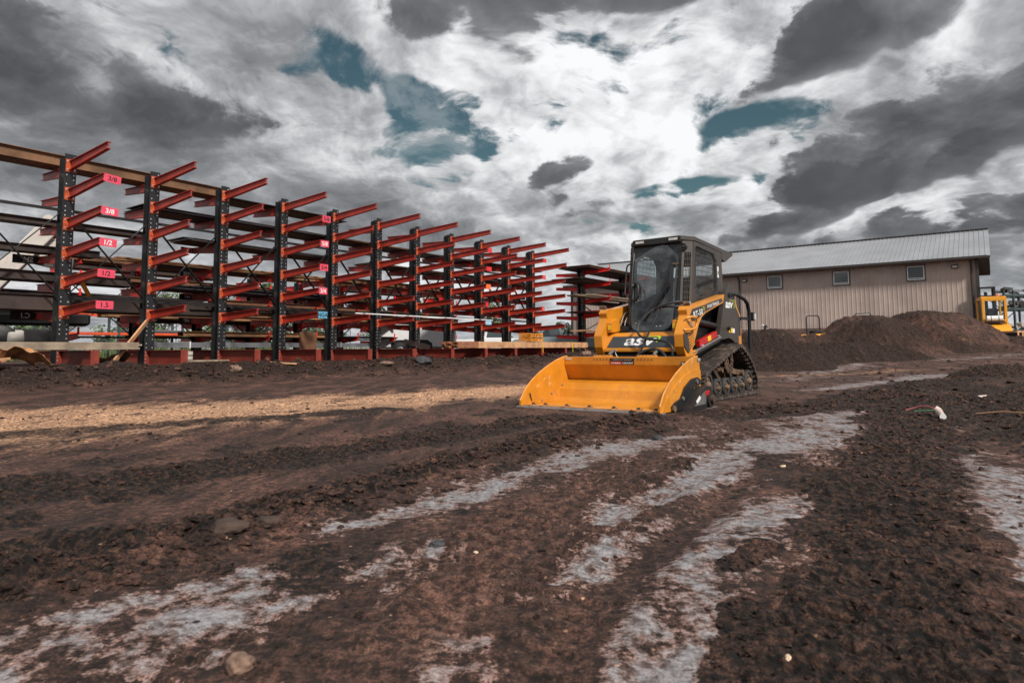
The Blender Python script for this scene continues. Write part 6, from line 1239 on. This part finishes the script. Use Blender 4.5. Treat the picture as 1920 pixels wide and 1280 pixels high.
for k, (x, y, lab) in enumerate(((23.25, 30.3, 'wooden slatted crate right of the forklift counterweight, left of its twin'), (24.6, 30.5, 'wooden slatted crate at the right edge of the photo'))):
    b = MB(); w, d, h = 1.2, .9, .62
    for z in (.04, .58): b.box((0, -.45, z), (w, .03, .08), 'wood_fresh'); b.box((0, .45, z), (w, .03, .08), 'wood_fresh'); b.box((-w / 2, 0, z), (.03, d, .08), 'wood_fresh'); b.box((w / 2, 0, z), (.03, d, .08), 'wood_fresh')
    b.box((0, -.452, .31), (w, .022, .06), 'wood_fresh')
    for i in range(6):
        for y2 in (-.45, .45): b.box((-w / 2 + .05 + i * (w - .1) / 5, y2 * 1.03, .31), (.07, .025, .62), 'wood_fresh')
    b.box((0, 0, .60), (w - .05, d - .05, .04), 'rust_light'); b.box((0, 0, .30), (w - .2, d - .2, .5), 'rust_dark')
    for y2 in (-.35, 0, .35): b.box((0, y2, -.07), (w, .08, .13), 'wood_gray')
    o = b.build('wooden_crate', loc=(x, y, .68), rotz=R(5)); tag(o, lab, 'crate', 'slatted crates by the forklift')

# ================================================================ behind the racks
# white trailer
def bg_trailer():
    x, y = -4.3, 30.5; root = thing('cargo_trailer', (x, y, .30), R(4), 'white box trailer on two axles parked behind the long rack', 'trailer')
    b = MB(); b.box((0, 0, 1.12), (3.4, 1.9, 1.35), 'van_white', ch=.05); b.box((0, 0, .48), (3.2, 1.7, .10), 'dark_metal'); b.build('body', root)
    for k, xx in enumerate((-.75, .25)):
        for sy in (-1, 1):
            b = MB(); b.prism([(xx - .42, .45), (xx - .38, .66), (xx - .2, .80), (xx + .2, .80), (xx + .38, .66), (xx + .42, .45)], sy * .955, sy * 1.0, 'black'); b.build('wheel_arch', root)
            b = MB(); M = Matrix.Translation((xx, sy * .97, .34)) @ Matrix.Rotation(R(90), 4, 'X'); b.lathe([(.18, -.09), (.32, -.09), (.34, -.05), (.34, .05), (.32, .09), (.18, .09)], 'tyre', 24, M); b.lathe([(0, .06), (.10, .09), (.18, .08), (.18, -.08), (.10, -.09), (0, -.06)], 'alu', 16, M); b.build('wheel', root)
    b = MB(); b.bar((1.7, 0, .45), (2.7, 0, .42), .08, .08, 'dark_metal'); b.cyl((2.5, 0, .1), (2.5, 0, .6), .04, 'dark_metal', 8); b.build('drawbar', root)
bg_trailer()
def bg_truck(x, y, rz, m, label, name='pickup_truck'):
    root = thing(name, (x, y, .30), rz, label, 'pickup')
    b = MB(); b.prism([(-2.5, .45), (-2.55, .95), (-.6, 1.0), (-.35, 1.0), (.95, 1.02), (2.2, .92), (2.45, .75), (2.45, .42)], -.92, .92, m); b.build('body', root, bevel=.04)
    b = MB(); b.prism([(-.65, 1.0), (-.5, 1.62), (.35, 1.64), (1.05, 1.02)], -.80, .80, m); b.build('cabin', root, bevel=.05)
    b = MB(); b.prism([(-.50, 1.06), (-.40, 1.55), (.30, 1.56), (.85, 1.06)], -.812, .812, 'pane_glass'); b.build('side_window', root)
    b = MB(); b.prism([(.47, 1.57), (1.02, 1.08), (1.04, 1.08), (.49, 1.58)], -.70, .70, 'pane_glass'); b.build('windscreen', root)
    for xx in (-1.55, 1.55):
        for sy in (-1, 1):
            b = MB(); M = Matrix.Translation((xx, sy * .86, .37)) @ Matrix.Rotation(R(90), 4, 'X'); b.lathe([(.2, -.1), (.35, -.1), (.38, -.05), (.38, .05), (.35, .1), (.2, .1)], 'tyre', 24, M); b.lathe([(0, .07), (.2, .09), (.2, -.09), (0, -.07)], 'alu', 16, M); b.build('wheel', root)
bg_truck(2.4, 39.5, R(175), 'truck_gray', 'grey green pickup truck beyond the right end of the long rack')
bg_truck(-1.2, 40.5, R(10), 'van_white', 'white pickup truck beyond the middle of the long rack')
# orange beam pallet rack
t = thing('pallet_rack', yard(2.0, 29.5, .2), YROT, 'low pallet rack with long orange beams on the far side of the yard', 'pallet rack')
for k in range(8):
    b = MB(); b.box((k * 2.7, 0, 1.0), (.09, .07, 2.0), 'rack_green'); b.nx(); b.box((k * 2.7, .9, 1.0), (.09, .07, 2.0), 'rack_green'); b.build('upright', t)
for k in range(7):
    for z in (1.22, 2.0):
        for y in (0, .9): b = MB(); b.box((k * 2.7 + 1.35, y - .04, z), (2.6, .05, .10), 'beam_orange'); b.build('beam', t)
for k in range(5):
    b = MB()
    for i in range(4): b.box((r3.uniform(-.1, .1), 0, .04 + i * .08), (2.2, .7, .06), ['black', 'mill_steel', 'alu', 'rust'][(i + k) % 4])
    o = b.build('steel_plates', loc=yard(3.6 + k * 3.6, 29.9, [.28, 1.30, .28, 1.30, .28][k]), rotz=YROT); tag(o, ['black and grey steel bundle on the ground, leftmost under the far orange pallet rack', 'steel bundle on the lower orange beam, second bay of the far pallet rack', 'grey steel bundle on the ground in the middle of the far pallet rack', 'steel bundle on the lower orange beam, right half of the far pallet rack', 'steel bundle on the ground at the right end of the far pallet rack'][k], 'steel stock', 'stock under the far pallet rack')
# boom lift at the left edge
t = thing('boom_lift', (-13.0, 17.8, .32), R(36.6), 'stained white boom of a crane truck rising behind the racks at the left edge', 'crane truck')
b = MB(); b.bar((-1.35, 0, 1.45), (.35, 0, 3.75), .46, .80, 'boom_white', up=(0, 1, 0)); b.box((.36, 0, 3.30), (.70, .5, 1.25), 'boom_white', Matrix.Rotation(R(12), 4, 'Y'), ch=.14); b.cyl((.42, -.27, 2.95), (.42, .27, 2.95), .12, 'boom_white', 14); b.cyl((.30, -.27, 3.95), (.30, .27, 3.95), .13, 'boom_white', 14); b.build('boom', t, bevel=.03)
b = MB(); b.cyl((.72, 0, 1.35), (.88, 0, 2.95), .06, 'alu', 12); b.cyl((.70, 0, 1.1), (.80, 0, 2.1), .10, 'dark_metal', 12); b.build('lift_cylinder', t)
b = MB(); b.box((.2, 0, 1.22), (2.3, 1.1, .30), 'black', ch=.05); b.box((.0, -.3, 1.42), (1.6, .4, .2), 'dark_metal', ch=.05); b.build('turntable', t)
b = MB(); b.box((-1.4, 0, .75), (4.2, 1.5, .40), 'dark_metal', ch=.05); b.build('chassis', t)
b = MB(); M = Matrix.Translation((-.62, -.9, .62)) @ Matrix.Rotation(R(90), 4, 'X'); b.lathe([(0, .12), (.2, .14), (.26, .10), (.40, .12), (.43, .08), (.43, -.1), (.4, -.12), (0, -.12)], 'black', 28, M); b.build('wheel', t)
b = MB(); b.lathe([(.22, 0), (.33, .03), (.35, .1), (.35, .34), (.32, .40), (.1, .42)], 'boom_white', 24, Matrix.Translation((-.45, -.85, .62)) @ Matrix.Rotation(R(90), 4, 'Y') @ Matrix.Scale(.85, 4)); b.build('float_pad', t)
b = MB(); b.box((.42, -.262, 3.45), (.22, .006, .12), 'red'); b.box((.42, -.2625, 3.41), (.18, .006, .03), 'white'); b.build('decal', t)
# chain link fence far behind
fz = thing('chain_link_fence', yard(-6, 38, .3), YROT, 'thin chain link fence along the far side of the yard', 'fence')
b = MB()
for k in range(13): b.cyl((k * 3.2, 0, 0), (k * 3.2, 0, 2.1), .035, 'alu', 6)
b.bar((0, 0, 2.05), (38.4, 0, 2.05), .035, .035, 'alu'); b.build('posts', fz); b = MB()
for k in range(190):
    x = k * .2; b.add([(x, .0, .05), (x + .012, .0, .05), (min(x + 2.0, 38.4) + .012, 0, 2.05), (min(x + 2.0, 38.4), 0, 2.05)], [(0, 1, 2, 3)], 'alu'); b.add([(x + 2.0, .01, .05), (x + 2.012, .01, .05), (x + .012, .01, 2.05), (x, .01, 2.05)], [(0, 1, 2, 3)], 'alu')
b.build('wire_mesh', fz)

# ---- trees and weeds
def crown_mesh(seed, n=2600, hgt=4.2, rad=2.0, mats=('leaf_a', 'leaf_b', 'leaf_c')):
    rr = random.Random(seed); b = MB(); lobes = []
    for k in range(16):
        a = rr.uniform(0, 6.28); h = rr.uniform(.28, .98); r_ = rad * (1 - (h - .45) ** 2 * 1.6) * rr.uniform(.35, .85); lobes.append((Vector((math.cos(a) * r_, math.sin(a) * r_, h * hgt)), rr.uniform(.35, .85) * rad * .45, rr.randrange(3)))
    for i in range(n):
        c, r_, mi = lobes[rr.randrange(16)]; d = Vector((rr.gauss(0, 1), rr.gauss(0, 1), rr.gauss(0, 1))).normalized() * r_ * rr.uniform(.55, 1.12); p = c + d
        u = Vector((rr.gauss(0, 1), rr.gauss(0, 1), rr.gauss(0, .6))).normalized() * rr.uniform(.06, .13); w = u.cross(Vector((rr.gauss(0, 1), rr.gauss(0, 1), rr.gauss(0, 1)))).normalized() * rr.uniform(.04, .09)
        b.add([p - u, p - w * .8, p + u, p + w], [(0, 1, 2, 3)], mats[mi] if rr.random() < .75 else mats[rr.randrange(3)])
    return mesh_of(b, 'crown')
def trunk_mesh(seed, hgt=4.2):
    rr = random.Random(seed); b = MB(); b.tube([(0, 0, -.3), (.03, 0, hgt * .3), (.0, .05, hgt * .6), (.05, 0, hgt * .9)], [.14, .11, .07, .02], 'bark', 8)
    for k in range(7):
        z = hgt * rr.uniform(.28, .7); a = rr.uniform(0, 6.28); L = rr.uniform(.7, 1.4); b.tube([(0, 0, z), (math.cos(a) * L * .5, math.sin(a) * L * .5, z + .5), (math.cos(a) * L, math.sin(a) * L, z + .9)], [.05, .03, .01], 'bark', 5)
    return mesh_of(b, 'trunk')
crowns = [crown_mesh(s) for s in (1, 2, 3)]; trunks = [trunk_mesh(s) for s in (1, 2, 3)]
tree_spots = [(-27.5, 40, .8, 'leafy green tree at the far left, seen low between the beams'), (-24.5, 44, 1.0, 'tree showing behind the fence left of the nearest rack upright'), (-21.5, 41, .85, 'tree showing just right of the nearest rack upright'), (-18.3, 45, .95, 'tree behind the fence before the second upright'),
              (-15.6, 42, 1.05, 'taller tree just behind the second upright'), (-12.5, 46, .7, 'small tree between the third and fourth uprights'), (-9.2, 44, .75, 'small tree behind the fourth upright'), (-5.6, 47, 1.05, 'tree behind the white trailer'), (-1.8, 52, .8, 'small tree behind the white pickup'),
              (1.5, 56, .5, 'tree left of the grey pickup, beyond the end of the long rack'), (4.3, 55, .55, 'tree above the grey pickup between the two racks'), (6.4, 60, .5, 'tree beside the warehouse left end'), (30.5, 44, .42, 'green tree between the forklift and the green storage rack'), (34.5, 47, .45, 'tree behind the green storage rack')]
for i, (x, y, s, lab) in enumerate(tree_spots):
    t = thing('tree', (x, y, gz(x, y)), i * 1.3, lab, 'tree', 'trees beyond the yard'); t.scale = (s, s, s * (.9 + .1 * (i % 3)))
    inst(crowns[i % 3], 'crown', t); inst(trunks[i % 3], 'trunk', t)
bush = [crown_mesh(s_, 1500, 1.9, 1.7) for s_ in (7, 8)]
bl = ['leftmost low bush behind the fence', 'bush behind the fence under the crane truck boom', 'bush glimpsed under the lowest arm of the nearest upright', 'bush between the nearest and second uprights', 'bush behind the second rack foot', 'bush between the second and third uprights', 'bush behind the third rack foot', 'bush between the third and fourth uprights', 'bush behind the fourth rack foot', 'bush between the fourth and fifth uprights', 'bush behind the fifth rack foot', 'bush left of the white trailer', 'bush behind the white trailer', 'bush right of the white trailer']
for i, lab in enumerate(bl):
    p = yard(-7 + i * 2.9 + (i % 3) * .5, 39.6 + (i * 37 % 5) * .5); o = thing('bush', (p.x, p.y, gz(p.x, p.y) - .1), i * 2.1, lab, 'bush', 'bushes along the far fence'); o.scale = (1.15, 1.15, .85 + .22 * ((i * 7) % 4) / 3); inst(bush[i % 2], 'crown', o)
def weeds():
    rr = random.Random(9); b = MB()
    for k in range(9000):
        s_ = rr.uniform(-8, 34); c_ = rr.uniform(30.8, 35.5); p = yard(s_, c_, .30); h = rr.uniform(.2, .75); a = rr.uniform(0, 6.28); w = .02
        q = Vector((math.cos(a) * w, math.sin(a) * w, 0)); l = Vector((rr.uniform(-.15, .15), rr.uniform(-.15, .15), h)); b.add([p - q, p + q, p + l + q * .2, p + l - q * .2], [(0, 1, 2, 3)], rr.choice(['leaf_a', 'leaf_c', 'leaf_c']))
    o = b.build('weeds'); tag(o, 'tall green weeds and grass along the far fence', 'weeds', None, 'stuff')
weeds()

# ---- plastic pipes lying on the right
t = thing('plastic_conduit', (3.66, 5.72, gz(3.66, 5.72) + .028), R(62), 'pinkish plastic conduit with red and green wires spilling from its end', 'conduit')
t.scale = (.85, .85, .85)
b = MB(); b.tube([(-.19, 0, 0), (.15, 0, .015)], .027, 'pvc', 14); b.tube([(.13, 0, .014), (.19, .01, .03), (.20, .03, .045)], .034, 'pvc', 14); b.cyl((-.192, 0, 0), (-.17, 0, .0), .029, 'white', 12); b.build('pipe', t)
b = MB(); b.tube([(.19, .02, .04), (.23, .10, .07), (.27, .17, .06), (.25, .24, .035), (.22, .30, .02)], .0035, 'wire_red', 6); b.nx(); b.tube([(.18, .02, .03), (.17, .09, .03), (.19, .16, .02), (.17, .22, .015)], .0035, 'wire_green', 6); b.build('wire', t)
b = MB(); z = gz(4.4, 6.70) + .03; M = Matrix.Rotation(R(12), 4, 'Z')
b.ring([(math.cos(i * .393) * .034, math.sin(i * .393) * .034) for i in range(16)], [(math.cos(i * .393) * .026, math.sin(i * .393) * .026) for i in range(16)], -.11, .13, 'pvc', axis='x')
o = b.build('pipe_offcut', loc=(4.72, 6.72, z), rotz=R(28)); o.scale = (.75, .75, .75); tag(o, 'short open ended plastic pipe offcut in the dirt, right of the wired conduit', 'pipe')
b = MB(); b.tube([(-.3, 0, .0), (-.1, .02, .02), (.1, 0, .01), (.32, .03, .0)], .005, 'rust_light', 6); o = b.build('stick', loc=(4.05, 5.35, gz(4.05, 5.35) + .012), rotz=R(-20)); tag(o, 'thin pale stick lying in the dirt beyond the wired conduit', 'stick')
